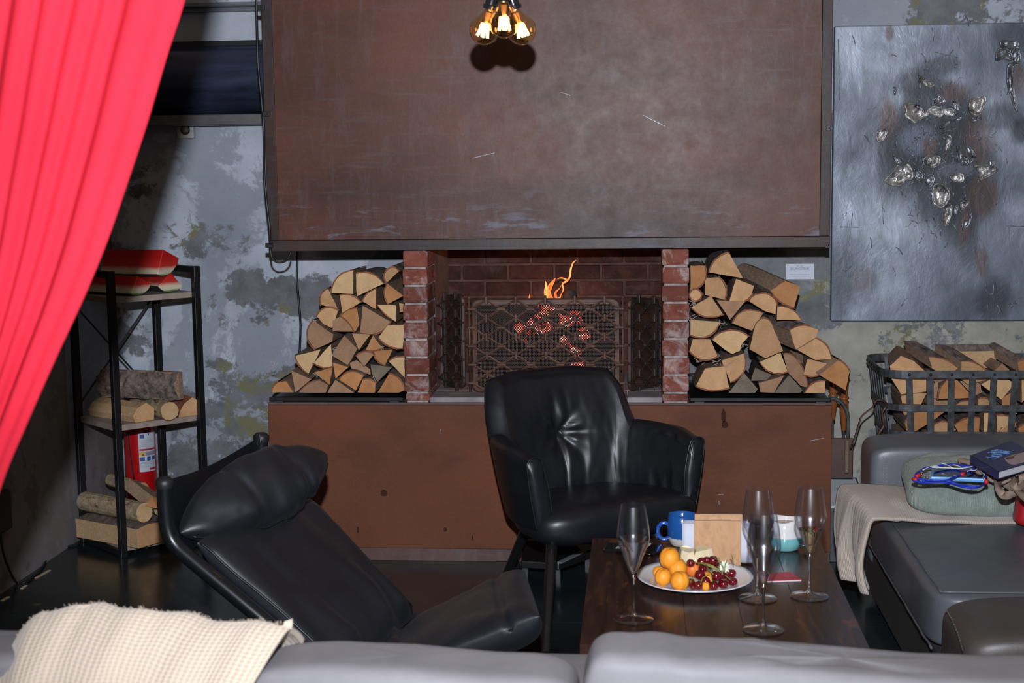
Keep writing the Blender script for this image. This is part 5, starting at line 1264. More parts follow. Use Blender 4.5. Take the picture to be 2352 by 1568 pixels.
def stitch(pts, name='stitching', mat=None, r=.0018, par=None):
    P = cr(pts, 12); g = G(); i = 0
    for k in range(0, len(P)-1, 2): g.tube([P[k], P[k+1]], r, 5)
    mk(name, g, mat or simple('grey_thread', (.20, .21, .23), .6), par or rs, kind='stuff')
for off in (0, .012): stitch([V((.885+.045+off, 5.648, z)) for z in (.40, .48, .56, .61)])
mk('piping', G().tube([V((sx0+.030+.001*sin(t*.7), sy0+.03+(sy1-sy0-.06)*t/40, .4585+.001*noise.noise(V((t*.3, 0, 0))))) for t in range(41)], .0032, 6), GL, rs, smooth=True)
mk('piping', G().tube([V((sx0+.030+(sx1-sx0-.06)*t/40, sy0+.030, .4585)) for t in range(41)], .0032, 6), GL, rs, smooth=True)
mk('piping', G().tube([V((sx0+.004+.003*noise.noise(V((t*.3, 5, 0))), sy0+.02+(sy1-sy0-.06)*t/40, .288+.004*noise.noise(V((t*.4, 0, 0))))) for t in range(41)], .004, 6), GL, rs, smooth=True)
mk('near_arm', softbox((1.60, 4.02, .30), (.745, 0, 0), (0, .20, 0), (0, 0, .20), .20, 120, 60, lambda q, x, y, z: q+V((0, 0, .012*(1-x*x)*(z > 0)))), SHADED_GL, rs, smooth=True, label='grey leather arm coloured brown as if in shade')
stitch([PZ(2172, 1398, .498), PZ(2185, 1420, .499), PZ(2200, 1455, .495), PZ(2212, 1495, .48)], mat=simple('shaded_thread', (.10, .085, .075), .6))  # thread browned to go with the arm's painted shade

# ---------------------------------------------------------------- front sofa seen from behind
fsf = thing('pale_sofa', 'pale grey leather sofa in front, its back to the camera, cushions showing', 'sofa', (.2, 2.9, 0))
def cush(x0, x1, ztop_fn, yc, lab_):
    def f(q, x, y, z):
        t = (q.x-x0)/(x1-x0); zt = ztop_fn(t)
        q.z = .42+(q.z-.42)*(zt-.42)/(.80-.42)
        q.y += .014*noise.noise(V((q.x*4, q.z*5, 1)))+.012*noise.noise(V((q.x*2.5, q.z*16, 6)))+.004*noise.noise(V((q.x*6, q.z*30, 6)))
        q.z += .004*noise.noise(V((q.x*9, 0, 3)))*(z > 0)
        return q
    return mk('back_cushion', softbox(((x0+x1)/2, yc, .61), ((x1-x0)/2, 0, 0), (0, .105, 0), (0, 0, .19), .30, 140, 70, f), GLP, fsf, smooth=True)
YC = 2.84
zt = lambda px, py: PY(px, py, YC+.05).z-.004
xa, xb = PY(560, 1500, YC).x, PY(1332, 1530, YC).x
def zf1(t):
    pts = [(0, zt(620, 1480)), (.2, zt(700, 1474)), (.45, zt(880, 1478)), (.8, zt(1180, 1497)), (1, zt(1300, 1494))]
    for (a, za), (b, zb2) in zip(pts, pts[1:]):
        if t <= b: return za+(zb2-za)*sstep(a, b, t)
    return pts[-1][1]
cush(xa, xb, zf1, YC, '')
xc, xd = PY(1338, 1530, YC).x, PY(2560, 1530, YC).x
def zf2(t):
    px = 1338+(2560-1338)*t
    pts = [(1338, 1440), (1365, 1424), (1480, 1444), (1600, 1458), (1740, 1464), (1810, 1478), (1870, 1492), (1960, 1490), (2060, 1500), (2230, 1505), (2560, 1500)]
    for (a, za), (b, zb2) in zip(pts, pts[1:]):
        if px <= b: return zt(px, za+(zb2-za)*sstep(a, b, px))
    return zt(px, 1500)
cush(xc, xd, zf2, YC, '')
xe = PY(-60, 1500, YC).x
cush(xe-.9, xa-.01, lambda t: zt(20, 1445), YC, '')
mk('sofa_frame', G().box((xe-.9, YC-.13, .04), (xd, YC+.85, .40)), GLP, fsf, bevel=.03, seg=3)
mk('sofa_seat', softbox(((xe-.9+xd)/2, YC+.48, .43), ((xd-xe+.9)/2, 0, 0), (0, .36, 0), (0, 0, .07), .2, 90, 30), GLP, fsf, smooth=True)
for k in range(4): mk('foot', G().box((xe-.7+k*1.0, YC+.1, 0), (xe-.64+k*1.0, YC+.16, .04)), M['blackmatte'], fsf)

# knitted throw over the front sofa's back
def m_knit(name, a, b, sc=1.0, gaps=True):
    s = NT(name); v = s.coord('UV', (1, 1, 1)); u = s.n('ShaderNodeUVMap')
    wv = s.n('ShaderNodeTexWave'); wv.inputs['Scale'].default_value = 13*sc; wv.inputs['Distortion'].default_value = 1.2; wv.inputs['Detail'].default_value = 2; wv.inputs['Detail Scale'].default_value = 3; s.l(v, wv.inputs['Vector'])
    w2 = s.n('ShaderNodeTexWave', bands_direction='Y'); w2.inputs['Scale'].default_value = 26*sc; w2.inputs['Distortion'].default_value = 1.5; s.l(v, w2.inputs['Vector'])
    h = s.math('ADD', s.math('MULTIPLY', wv.outputs['Fac'], .65), s.math('MULTIPLY', w2.outputs['Fac'], .35))
    c = s.ramp(h, [(.0, tuple(k*.8 for k in a)), (.25, a), (.9, b)])
    s.set(Base_Color=c, Roughness=.95, Sheen_Weight=.25, Specular_IOR_Level=.1)
    s.bump(s.math('ADD', h, s.math('MULTIPLY', s.noise(s.coord('UV'), 160, 4, .7), .4)), .4, .005); return s.m
def cloth(name, fn, nu, nv, mat, th=.006, **kw):
    g = G().grid(fn, nu, nv); o = mk(name, g, mat, smooth=True, **kw); me = o.data; uvl = me.uv_layers.new(name='UVMap')
    su = (V(fn(0, .5))-V(fn(1, .5))).length; 
    for p in me.polygons:
        for li in p.loop_indices:
            vi = me.loops[li].vertex_index; uvl.data[li].uv = (vi//nv/(nu-1)*1.0, (vi % nv)/(nv-1)*1.0)
    m_ = o.modifiers.new('th', 'SOLIDIFY'); m_.thickness = th; m_.offset = 1
    return o
CREAM = m_knit('cream_knit', (.52, .43, .33), (.62, .52, .41), 1.3)
tpts = [(-40, 1640), (0, 1570), (40, 1490), (95, 1422), (160, 1400), (300, 1405), (420, 1428), (520, 1440), (600, 1437), (665, 1445), (676, 1462)]
def thr(u, v):
    px = -60+ (672+60)*u
    for (a, ya), (b, yb2) in zip([(-10, 1550), (20, 1500), (50, 1455), (100, 1415), (170, 1399), (300, 1404), (420, 1425), (500, 1440), (600, 1438), (690, 1444)], [(20, 1500), (50, 1455), (100, 1415), (170, 1399), (300, 1404), (420, 1425), (500, 1440), (600, 1438), (690, 1444), (700, 1444)]):
        if px <= b: py = ya+(yb2-ya)*(px-a)/(b-a); break
    Z = PY(px, py, YC-.02).z
    X = PY(px, 1500, YC).x
    if px < -10: Z -= (-10-px)*.0012
    # v: 0 front (far) side hanging, .35 crest, 1 hanging towards the camera
    if v < .35:
        t = v/.35; ang = pi/2*(t); y = YC+.135-.02*t; z = Z-.02-(1-t)*.30; y = YC+.12-(sin(ang))*.10; z = Z-.34*(1-.8*sstep(.6, 1, u))*(1-sin(ang))
    else:
        t = (v-.35)/.65; y = YC+.02-.175*sin(min(1, t*2.6)*pi/2); z = Z-.52*max(0, t-.02)**1.25
    slant = .34*max(0, v-.35)
    return V((X-slant*(u**1.5)+.012*noise.noise(V((u*8, v*3, 0))), y-.020*noise.noise(V((u*5, v*3, 2)))-.008*sin(u*26+v*3), z+.006*noise.noise(V((u*14, v*6, 7)))))
cloth('knitted_throw', thr, 120, 80, CREAM, .012, label='cream knitted throw over the back of the pale sofa', cat='throw blanket')
# fuzzy fibres along the crest
g = G()
for k in range(420):
    u = random.random(); q = thr(u, .30+.1*random.random()); g.tube([q, q+V((random.uniform(-.006, .006), random.uniform(-.004, .004), random.uniform(.001, .006)))], .0006, 3)
mk('wool_fibres', g, CREAM, bpy.data.objects['knitted_throw'], kind='stuff')
# ---------------------------------------------------------------- coffee table
TZ = .45
TX0, TX1, TY0, TY1 = -.160, .612, 3.866, 4.993
def m_table():
    s = NT('dark_stained_wood'); v = s.coord('Position', (9, .8, 9))
    c = s.ramp(s.noise(v, 3, 7, .65, .3), [(.3, (.012, .006, .004)), (.52, (.028, .013, .009)), (.75, (.075, .030, .014))])
    w2 = s.ramp(s.noise(s.coord('Position', (6, 1.6, 1), loc=(3, 1, 0)), 3.5, 6, .65, .6), [(.58, 0), (.68, 1)])
    c = s.mix(s.math('MULTIPLY', w2, .55), c, (.16, .055, .020))
    s.set(Base_Color=c, Roughness=s.math('ADD', s.math('MULTIPLY', s.noise(v, 6, 4, .6), .16), .16), Specular_IOR_Level=.55)
    s.bump(s.noise(v, 14, 5, .6), .12, .0015); return s.m
TM = m_table()
tb_ = thing('coffee_table', 'dark brown plank coffee table holding the glasses and fruit plate', 'coffee table', ((TX0+TX1)/2, (TY0+TY1)/2, 0))
xs = [TX0, -.045, .13, .29, .455, TX1]
for i in range(5):
    mk('plank', G().box((xs[i]+.0002, TY0, TZ-.045), (xs[i+1]-.0002, TY1, TZ)), TM, tb_, bevel=.0008, seg=1)
for x in (TX0+.05, TX1-.05):
    for y in (TY0+.06, TY1-.06): mk('leg', G().box((x-.03, y-.03, 0), (x+.03, y+.03, TZ-.05)), TM, tb_, bevel=.004)
mk('apron', G().box((TX0+.04, TY0+.04, TZ-.11), (TX1-.04, TY1-.04, TZ-.046)), TM, tb_)
mk('shelf_board', G().box((TX0+.05, TY0+.05, .12), (TX1-.05, TY1-.05, .15)), TM, tb_)

# ---------------------------------------------------------------- glasses
def thin_glass(name, k=1.5, base=.02, rough=.06, tint=(.97, .98, 1)):
    s = NT(name); lw = s.n('ShaderNodeLayerWeight'); lw.inputs[0].default_value = .5; fr5 = s.math('POWER', lw.outputs['Facing'], 4)
    gl = s.n('ShaderNodeBsdfGlossy'); gl.inputs['Roughness'].default_value = rough
    tr = s.n('ShaderNodeBsdfTransparent'); tr.inputs[0].default_value = (*tint, 1); mx = s.n('ShaderNodeMixShader')
    f_o = s.n('ShaderNodeMath', operation='MULTIPLY_ADD'); f_o.use_clamp = True; s.l(fr5, f_o.inputs[0]); f_o.inputs[1].default_value = k; f_o.inputs[2].default_value = base; s.l(f_o.outputs[0], mx.inputs[0]); s.l(tr.outputs[0], mx.inputs[1]); s.l(gl.outputs[0], mx.inputs[2]); s.l(mx.outputs[0], s.out.inputs['Surface']); return s.m
glb = thin_glass('clear_bowl_glass', 1.1, .07, .20); glf = thin_glass('clear_foot_glass', 1.8, .08, .12)
glm = NT('clear_stem_glass'); glm.set(Base_Color=(1, 1, 1), Roughness=.02, Transmission_Weight=1, IOR=1.45)
def liquid(name, c):
    s = NT(name); s.set(Base_Color=c, Roughness=0, Transmission_Weight=1, IOR=1.33); return s.m
def glass(p, lab, level=None, lm=None, hgt=.333):
    t = thing('wine_glass', lab, 'glass', p, 'stemmed glasses on the coffee table'); k = hgt/.333
    outp = [(0, .0015), (.056, .0015), (.0568, .003), (.055, .0045), (.03, .0075), (.012, .012), (.006, .020), (.0042, .035), (.0040, .07), (.0042, .105), (.0055, .122), (.009, .133), (.020, .163), (.033, .198), (.0435, .222), (.0468, .235), (.0462, .250), (.0425, .285), (.037, .318), (.0345, .333)]
    inn = [(.0337, .333), (.0362, .317), (.0416, .285), (.0453, .250), (.0459, .236), (.0426, .2225), (.0318, .198), (.0185, .1645), (.0068, .137), (.0018, .132), (0, .1315)]
    io = [i for i, q in enumerate(outp) if q[1] == .122][0]; jf = [i for i, q in enumerate(outp) if q[1] == .012][0]
    mk('bowl', G().lathe(p, [(r*k, z*k) for r, z in outp[io:]+inn], 48), glb, t, smooth=True, fixn=True, angle=35)
    mk('stem', G().lathe(p, [(r*k, z*k) for r, z in outp[jf:io+1]], 24), glm.m, t, smooth=True, fixn=True)
    mk('foot', G().lathe(p, [(r*k, z*k) for r, z in outp[:jf+1]], 48), glf, t, smooth=True, fixn=True, angle=60)
    if level:
        pr = [(r-.0006, z+.0004) for r, z in inn[::-1] if z < level]; a = [q for q in inn[::-1] if q[1] >= level][0]; b = pr[-1]
        f = (level-b[1])/(a[1]-b[1]); pr.append((b[0]+(a[0]-b[0])*f-.0004, level)); pr.append((0, level))
        mk('drink', G().lathe(p, [(r*k, z*k) for r, z in pr], 48), lm, t, smooth=True, angle=40, fixn=True)
    return t
wat = liquid('clear_drink', (.97, .96, .95)); gold = liquid('pale_gold_wine', (1, .90, .62)); pink = liquid('pink_tinted_drink', (.98, .82, .80))
glass(PZ(1455, 1423, TZ), 'stemmed glass filled to its widest point, nearest the tub chair side', .236, wat)
glass(PZ(1753, 1447, TZ), 'stemmed glass standing nearest the pale sofa, almost empty', .165, pink)
glass(PZ(1859, 1370, TZ), 'stemmed glass with pale gold wine by the turquoise mug', .205, gold)
g4 = PZ(1742, 1122, .783); g4.z = TZ
glass(g4, 'empty stemmed glass right behind another one, by the napkin holder')

# ---------------------------------------------------------------- plate of fruit
porc = simple('white_porcelain', (.62, .62, .64), .16, coat=.3)
pc_ = PZ(1596, 1322, TZ+.024); pc_.z = TZ
mk('plate', G().lathe(pc_, [(0, .001), (.10, .001), (.105, .0), (.11, .004), (.135, .010), (.172, .022), (.178, .0255), (.177, .028), (.165, .0235), (.128, .013), (.10, .008), (0, .0075)], 72), porc, smooth=True, org=pc_, label='white plate on the coffee table holding apricots and cherries', cat='plate')
PZ0 = TZ+.0085
ap = NT('apricot_skin'); v = ap.coord('Object'); 
oi = ap.n('ShaderNodeObjectInfo')
c = ap.ramp(ap.noise(v, 22, 3, .5), [(.3, (.72, .24, .015)), (.7, (.80, .33, .03))])
c = ap.mix(ap.math('MULTIPLY', ap.ramp(ap.noise(ap.coord('Object', loc=(3, 0, 0)), 16, 3, .5), [(.48, 0), (.7, 1)]), .7), c, (.62, .085, .02))
ap.set(Base_Color=c, Roughness=.5, Subsurface_Weight=.15, Subsurface_Radius=(.02, .008, .003), Specular_IOR_Level=.35); ap.bump(ap.noise(v, 160, 3, .6), .15, .0006)
apr = NT('ripe_apricot_skin'); apr.set(Base_Color=apr.ramp(apr.noise(apr.coord('Object'), 24, 3, .5), [(.3, (.62, .07, .02)), (.7, (.75, .22, .03))]), Roughness=.45, Subsurface_Weight=.15, Subsurface_Radius=(.02, .008, .003))
chm = NT('cherry_skin'); chm.set(Base_Color=chm.ramp(chm.noise(chm.coord('Object'), 30, 2, .5), [(.3, (.045, .001, .003)), (.7, (.13, .002, .006))]), Roughness=.10, Coat_Weight=.6, Specular_IOR_Level=.6)
stm = simple('green_stalk', (.16, .17, .03), .6, c2=(.28, .27, .07), scale=20); stb = simple('stalk_end', (.10, .05, .02), .7)
fc = lambda X, Y, z: PZ(1420+X/6.918, 1220+Y/6.918, z)
def apricot(X, Y, r, z, crease, lab, m=None, tall=1.06, stem=None):
    c = fc(X, Y, z); a0 = crease; cx, cy = cos(a0), sin(a0)
    def shp(d):
        side = d.x*cy-d.y*cx; front = d.x*cx+d.y*cy
        k = 1-.07*gauss(side, .10)*sstep(-.5, .3, front)-.10*gauss(1-d.z, .06)
        return k
    t = mk('apricot', G().ball(c, r, 40, (1, 1, tall), shp), m or ap.m, smooth=True, org=c, label=lab, cat='apricot', group='apricots on the white plate')
    if stem: mk('stalk_scar', G().ball(fc(*stem, z)+V((0, -r*.93, .006)), .0022, 8), stb, t)
    return t
k_ = 1/6.918/3400*4.62
R_ = lambda rr_: rr_*k_
apricot(640, 645, R_(95), PZ0+R_(95), 3.6, 'small apricot farthest left on the plate, half hidden')
apricot(712, 722, R_(130), PZ0+R_(125), 4.0, 'yellow apricot with a crease, on the plate rim side nearest the first glass')
apricot(978, 782, R_(147), PZ0+R_(138), 5.3, 'large yellow apricot showing its dark stalk scar', stem=(1000, 770))
apricot(945, 585, R_(145), PZ0+R_(150)+.012, 4.4, 'apricot in the middle of the group, below the topmost one')
apricot(1185, 600, R_(120), PZ0+R_(125)+.006, 5.0, 'red-cheeked apricot partly behind the cherries', m=apr.m)
apricot(815, 425, R_(160), PZ0+R_(160)+.040, 3.9, 'big orange apricot topping the fruit on the plate', tall=1.12)
apricot(1430, 730, R_(95), PZ0+R_(95), 5.0, 'yellow apricot glimpsed between the cherries')
apricot(1390, 868, R_(66), PZ0+R_(60), 5.0, 'orange apricot under the lowest cherries')
CHS = [(1150,500,62,.05,'dark cherry behind the red-cheeked apricot'), (1330,480,72,.045,'cherry at the upper end of the cherry heap next to the cheese'), (1405,455,60,.052,'small cherry between two others by the cheese'), (1508,458,76,.050,'cherry topping the heap before the napkin holder'),
      (1455,530,66,.034,'cherry under the topmost one, partly covered by stalks'), (1548,525,62,.030,'dark cherry beneath the topmost cherry'), (1340,600,66,.030,'cherry just right of the red-cheeked apricot'), (1297,688,82,.018,'large dark cherry with a bright glint in the middle left of the heap'),
      (1560,705,84,.022,'large cherry in the centre of the heap below the stalks'), (1650,690,66,.016,'cherry beside the large central one'), (1712,725,66,.006,'cherry half hidden at the right of the heap'), (1800,665,72,.012,'bright cherry at the right end, the upper one'), (1822,800,72,0,'bright cherry at the right end, the lower one'),
      (1668,832,78,0,'round cherry in the front row, second from right'), (1515,862,76,0,'cherry in the middle of the front row'), (1385,790,74,.008,'cherry between the stalks, above the front row'), (1277,860,70,0,'cherry in the front row, second from left'), (1150,815,72,0,'leftmost cherry of the front row, against the apricot'), (1190,885,45,0,'small cherry peeping below the leftmost pair')]
CO = []; CT = []
for X, Y, r, dz, lab in CHS:
    r_ = R_(r); c = fc(X, Y, PZ0+r_*.98+dz)
    CO.append((c, lab)); t = mk('cherry', G().ball(c, r_, 28, (1.03, 1.03, .97), lambda d: 1-.13*gauss(1-d.z, .035)), chm.m, smooth=True, org=c, label=lab, cat='cherry', group='cherries on the white plate'); CT.append(t)
ST = [([(1505,395,.09),(1600,470,.085),(1665,560,.075),(1650,690,.055)]), ([(1235,510,.062),(1350,505,.07),(1450,560,.07),(1620,610,.062)]), ([(1400,545,.06),(1450,620,.06),(1510,680,.055)]), ([(1230,500,.06),(1330,520,.066),(1440,545,.07),(1580,590,.064)]),
      ([(1385,710,.045),(1340,740,.042),(1310,840,.03)]), ([(1385,700,.045),(1420,680,.05),(1480,700,.05),(1490,800,.035)]), ([(1700,695,.045),(1780,770,.028)]), ([(1150,800,.04),(1200,720,.045),(1215,790,.03)]), ([(960,345,.085),(1000,420,.08),(1085,520,.06)]), ([(1785,350,.10),(1810,400,.09),(1830,520,.06)]), ([(1600,420,.09),(1610,520,.075),(1560,640,.06)]), ([(1740,440,.085),(1700,520,.07),(1690,640,.05)])]
for k, pts in enumerate(ST):
    P_ = cr([fc(x, y, PZ0+z) for x, y, z in pts], 6); near_ = min(range(len(CO)), key=lambda i: min((CO[i][0]-P_[0]).length, (CO[i][0]-P_[-1]).length)+(.1 if len(CT[i].children) else 0))
    mk('stalk', G().tube(P_, [.0013]*(len(P_)-1)+[.0019], 6), stm, CT[near_], smooth=True)
# leaf-like stub, crumbled cheese, pale petals
lfm = simple('olive_leaf', (.20, .22, .04), .5, c2=(.32, .32, .08), scale=14)
g = G()
a, b = fc(1230, 505, PZ0+.068), fc(1600, 600, PZ0+.062)
g.grid(lambda u, v: a.lerp(b, u)+V((0, (v-.5)*.012*sin(pi*min(1, u*1.3+.1)), .004*sin(pi*u)+.002*abs(v-.5)))+V((0, 0, -(v-.5)*.010*sin(pi*min(1, u+.1)))), 14, 5)
mk('leaf', g, lfm, smooth=True, label='narrow olive-green leaf lying across the cherries', cat='leaf')
chs = simple('pale_cheese', (.70, .58, .34), .6, c2=(.80, .72, .52), scale=20, bump=.5, bscale=50, bdist=.003)
def chunk(pts, z0, lab, seed):
    P = [fc(x, y, z0) for x, y in pts]; g = G(); c = sum(P, V())/len(P); n = len(P)
    up = V((0, .012, .022)); Q = [c+(q-c)*.82+up+V((0, 0, .012*noise.noise(q*90+V((seed, 0, 0))))) for q in P]; B_ = [V((q.x, q.y+.004, PZ0+.002)) for q in P]
    g.add(B_+P+Q, [tuple(range(n-1, -1, -1)), tuple(2*n+i for i in range(n))]+[(r*n+i, r*n+(i+1) % n, (r+1)*n+(i+1) % n, (r+1)*n+i) for r in range(2) for i in range(n)])
    mk('cheese_chunk', g, chs, label=lab, cat='cheese', group='cheese pieces on the plate', bevel=.002, fixn=True)
chunk([(985,440),(960,350),(1070,365),(1180,375),(1240,350),(1225,450),(1120,475)], PZ0+.030, 'crumbly yellow cheese piece behind the apricots', 1)
chunk([(1200,470),(1215,370),(1320,310),(1420,340),(1520,400),(1460,420),(1300,455)], PZ0+.034, 'crumbly cheese piece behind the cherries, before the holder', 2)
pet = simple('pale_petal', (.62, .66, .52), .6, c2=(.75, .76, .66), scale=12)
g = G(); c = fc(1690, 560, PZ0+.052)
for k in range(11):
    a = 2*pi*k/11+.3; L_ = .016+.006*random.random(); d = V((cos(a), .3*sin(a), sin(a))); s_ = V((-sin(a), 0, cos(a)))
    g.add([c, c+d*L_*.6+s_*.0042+V((0, -.003, 0)), c+d*L_, c+d*L_*.6-s_*.0042+V((0, .001, 0))], [(0, 1, 2, 3)])
g.ball(c+V((0, -.003, 0)), .004, 10)
mk('flower', g, pet, label='pale greenish-white flower tucked behind the cherries on the plate', cat='flower')

# ---------------------------------------------------------------- napkin holder, mugs and small things
ply = NT('light_plywood'); v = ply.coord('Object', (1, 1, .45))
wv = ply.noise(v, 13, 3, .5, 2.5); ply.set(Base_Color=ply.ramp(wv, [(.3, (.40, .215, .10)), (.5, (.47, .27, .135)), (.7, (.36, .185, .085))]), Roughness=.5)
hp = PZ(1648, 1298, TZ); hY = hp.y; hx_0, hx_1 = PY(1594, 1290, hY).x, PY(1702, 1290, hY).x; hz_ = PY(1650, 1196, hY).z
nh = thing('napkin_holder', 'light plywood napkin holder with a stack of white napkins', 'napkin holder', hp)
mk('front_board', G().box((hx_0, hY, TZ), (hx_1, hY+.006, hz_)), ply.m, nh, bevel=.001)
mk('back_board', G().box((hx_0+.004, hY+.062, TZ), (hx_1+.008, hY+.068, hz_+.006)), ply.m, nh, bevel=.001)
mk('holder_base', G().box((hx_0, hY+.006, TZ), (hx_1, hY+.062, TZ+.006)), ply.m, nh)
nap = simple('white_napkin', (.50, .52, .60), .8)
for k in range(7):
    y = hY+.010+k*.007; j = random.uniform(-.003, .003)
    l, r = PY(1567+k*.8, 1240, y).x, PY(1728+k, 1240, y).x
    def nk(u, v, y=y, l=l, r=r, k=k): x = l+(r-l)*u; e = sstep(.8, 1, u); return V((x, y+.004*sin(u*6+k)*e, TZ+.008+(hz_-.012-TZ-.008)*v-.014*e*e*(v)))
    o = mk('napkin', G().grid(nk, 16, 4), nap, smooth=True, label=('folded white napkin in the plywood holder, %s from the front' % ORD[k]), cat='napkin', group='napkins in the holder', org=V((0, y, TZ)))
    mm = o.modifiers.new('s', 'SOLIDIFY'); mm.thickness = .0045
# blue mug
def m_glaze(name, top, bot, zc, wav, rim=None):
    s = NT(name); tc = s.coord('Object'); sx = s.n('ShaderNodeSeparateXYZ'); s.l(tc, sx.inputs[0])
    h = s.math('ADD', sx.outputs[2], s.math('MULTIPLY', s.math('SUBTRACT', s.noise(s.coord('Object', (1, 1, .25)), 60, 3, .6), .5), wav))
    mr = s.n('ShaderNodeMapRange'); mr.inputs[1].default_value = zc-.0015; mr.inputs[2].default_value = zc+.0015; s.l(h, mr.inputs[0])
    c = s.mix(mr.outputs[0], bot, top)
    s.set(Base_Color=c, Roughness=.12, Coat_Weight=.5); s.bump(s.noise(tc, 30, 3, .5), .15, .002); return s.m
mc = PZ(1567, 1251, TZ); mc.z = TZ
mgl = m_glaze('blue_dripped_glaze', (.012, .075, .27), (.50, .47, .42), .030, .022)
mt = thing('blue_mug', 'blue ceramic mug with a dripped cream base behind the napkin holder', 'mug', mc)
mk('mug_body', G().lathe(mc, [(0, .0), (.034, 0), (.040, .006), (.050, .03), (.051, .06), (.047, .105), (.0455, .107), (.0435, .105), (.047, .06), (.045, .02), (0, .012)], 48), mgl, mt, smooth=True)
ring_c = PY(1523, 1219, mc.y)
mk('handle', G().tube([ring_c+V((cos(a)*.0225+.004, 0, sin(a)*.028)) for a in [radians(28+k*13) for k in range(25)]], .0068, 12), simple('deep_blue_glaze', (.015, .07, .33), .12, coat=.5), mt, smooth=True)
# white and turquoise mug
cc_ = PZ(1806, 1269, TZ); cc_.y += .045; cc_.z = TZ
tql = m_glaze('turquoise_dipped_glaze', (.62, .62, .62), (.16, .42, .44), .048, .006)
wt = thing('turquoise_mug', 'white and turquoise mug of milky coffee with a wavy rim', 'mug', cc_)
prf = [(0, 0), (.036, 0), (.046, .006), (.056, .03), (.057, .05), (.054, .075), (.053, .105), (.0505, .107), (.049, .104), (.051, .075), (.0535, .05), (.052, .03), (.04, .012), (0, .010)]
g = G().lathe(cc_, prf, 60)
for i, q in enumerate(g.v):
    a = atan2(q.y-cc_.y, q.x-cc_.x); hh = (q.z-TZ)/.107
    g.v[i] = V((cc_.x+(q.x-cc_.x)*(1+.05*sin(3*a+1)*hh), cc_.y+(q.y-cc_.y)*(1+.04*sin(2*a)*hh), q.z+.006*sin(2*a+2.2)*hh*hh))
mk('mug_body', g, tql, wt, smooth=True)
mk('coffee', G().lathe(cc_, [(.049, .086), (.049, .088), (0, .0885)], 40), simple('milky_coffee', (.30, .16, .08), .3, c2=(.55, .40, .28), scale=30), wt)
hb_ = cc_+V((.052, -.018, .042))
mk('handle', G().tube(cr([hb_+V((0, 0, .028)), hb_+V((.016, -.003, .026)), hb_+V((.026, -.004, .008)), hb_+V((.022, -.003, -.016)), hb_+V((.0, 0, -.024))], 6), .0085, 12), tql, wt, smooth=True)
# phone, key fob, slip, cards
def flat(name, quad, z0, th, mat, lab, cat, group=None, bev=.002, **k):
    P = [PZ(x, y, z0+th) for x, y in quad]; return mk(name, G().prism(P, V((0, 0, -th))), mat, label=lab, cat=cat, group=group, bevel=bev, fixn=True, **k)
blk = simple('black_glossy', (.006, .006, .007), .08, coat=.5)
flat('phone', [(1385, 1262), (1432, 1264), (1442, 1247), (1398, 1245)], TZ, .008, blk, 'black phone at the table edge nearest the tub chair', 'phone', bev=.003)
flat('key_fob', [(1478, 1262), (1500, 1271), (1522, 1262), (1520, 1249), (1494, 1250)], TZ, .012, blk, 'small black shiny case with a chrome edge beside the blue mug', 'case', bev=.003)
mk('chrome_ring', G().tube([PZ(1492+9*cos(a/10*pi), 1269+4*sin(a/10*pi), TZ+.005) for a in range(20)], .0022, 6, closed=True), simple('chrome', (.7, .7, .72), .12, 1), bpy.data.objects['key_fob'], smooth=True)
flat('paper_slip', [(1414, 1258), (1490, 1259), (1496, 1247), (1424, 1249)], TZ+.0085, .0008, nap, 'white paper slip lying behind the filled glass', 'paper slip', bev=0)
rc1, rc2 = simple('red_card', (.42, .035, .055), .5), simple('white_card_edge', (.7, .66, .68), .6)
for k in range(3):
    d_ = k*1.5
    mk('leaflet', G().prism([PZ(x+d_*(1 if i < 2 else .5), y-d_*.8, TZ+.0012*(k+1)) for i, (x, y) in enumerate(((1761, 1336), (1840, 1333), (1812, 1315), (1768, 1318)))], V((0, 0, -.0010))), rc1 if k == 2 else rc2, fixn=True, label=('red leaflet, %s of the little stack by the empty glasses' % ('lowest', 'middle one', 'uppermost')[k]), cat='leaflet', group='red leaflets')

# ---------------------------------------------------------------- things on the right-hand sofa
BEI = m_knit('beige_knit', (.42, .35, .29), (.58, .50, .43), 2.2)
hemF, hemN = PX(1924, 1308, .742), PX(2010, 1364, .825)
def thr2(u, v):
    # u: near edge 0 -> far edge 1; v: far right on the seat 0 -> hanging hem 1
    yN, yF = 5.16, 5.625
    zs = .470+.014*sin(pi*u)
    if v < .55:
        t = v/.55; x = 1.75+(.90-1.75)*t; y = yN+(yF-yN)*u; z = zs+.006*noise.noise(V((x*9, y*9, 0)))
        if t > .7: z += .018*sstep(.7, 1, t)*(.3+u)
        return V((x, y, z))
    t = (v-.55)/.45; A = V((.90, yN+(yF-yN)*u, zs+.018*(.3+u))); H = hemN.lerp(hemF, u)
    B_ = A+V((-.085-.05*u, 0, -.012))
    if t < .3: s_ = t/.3; q = A.lerp(B_, s_)+V((0, 0, .012*sin(pi*s_*.6)))
    else:
        s_ = (t-.3)/.7; q = B_.lerp(H, s_)+V((-.022*sin(pi*s_), 0, .0))
        q.z -= .012*sin(pi*s_)
    fold = sstep(.15, 1, t); q.x -= .0022*abs(sin(u*52))*(t > .2)
    q.x += fold*(-.022*sin(u*11+1.0)-.010*sin(u*24))
    return q
o = cloth('beige_throw', thr2, 60, 90, BEI, .010, label='beige knitted throw spilling over the end of the grey sofa', cat='throw blanket')
sage = m_knit('sage_knit', (.13, .17, .14), (.20, .25, .21), 1.0)
pN, pF = V((.955, 5.185, 0)), V((1.00, 5.60, 0)); PR = 1.78
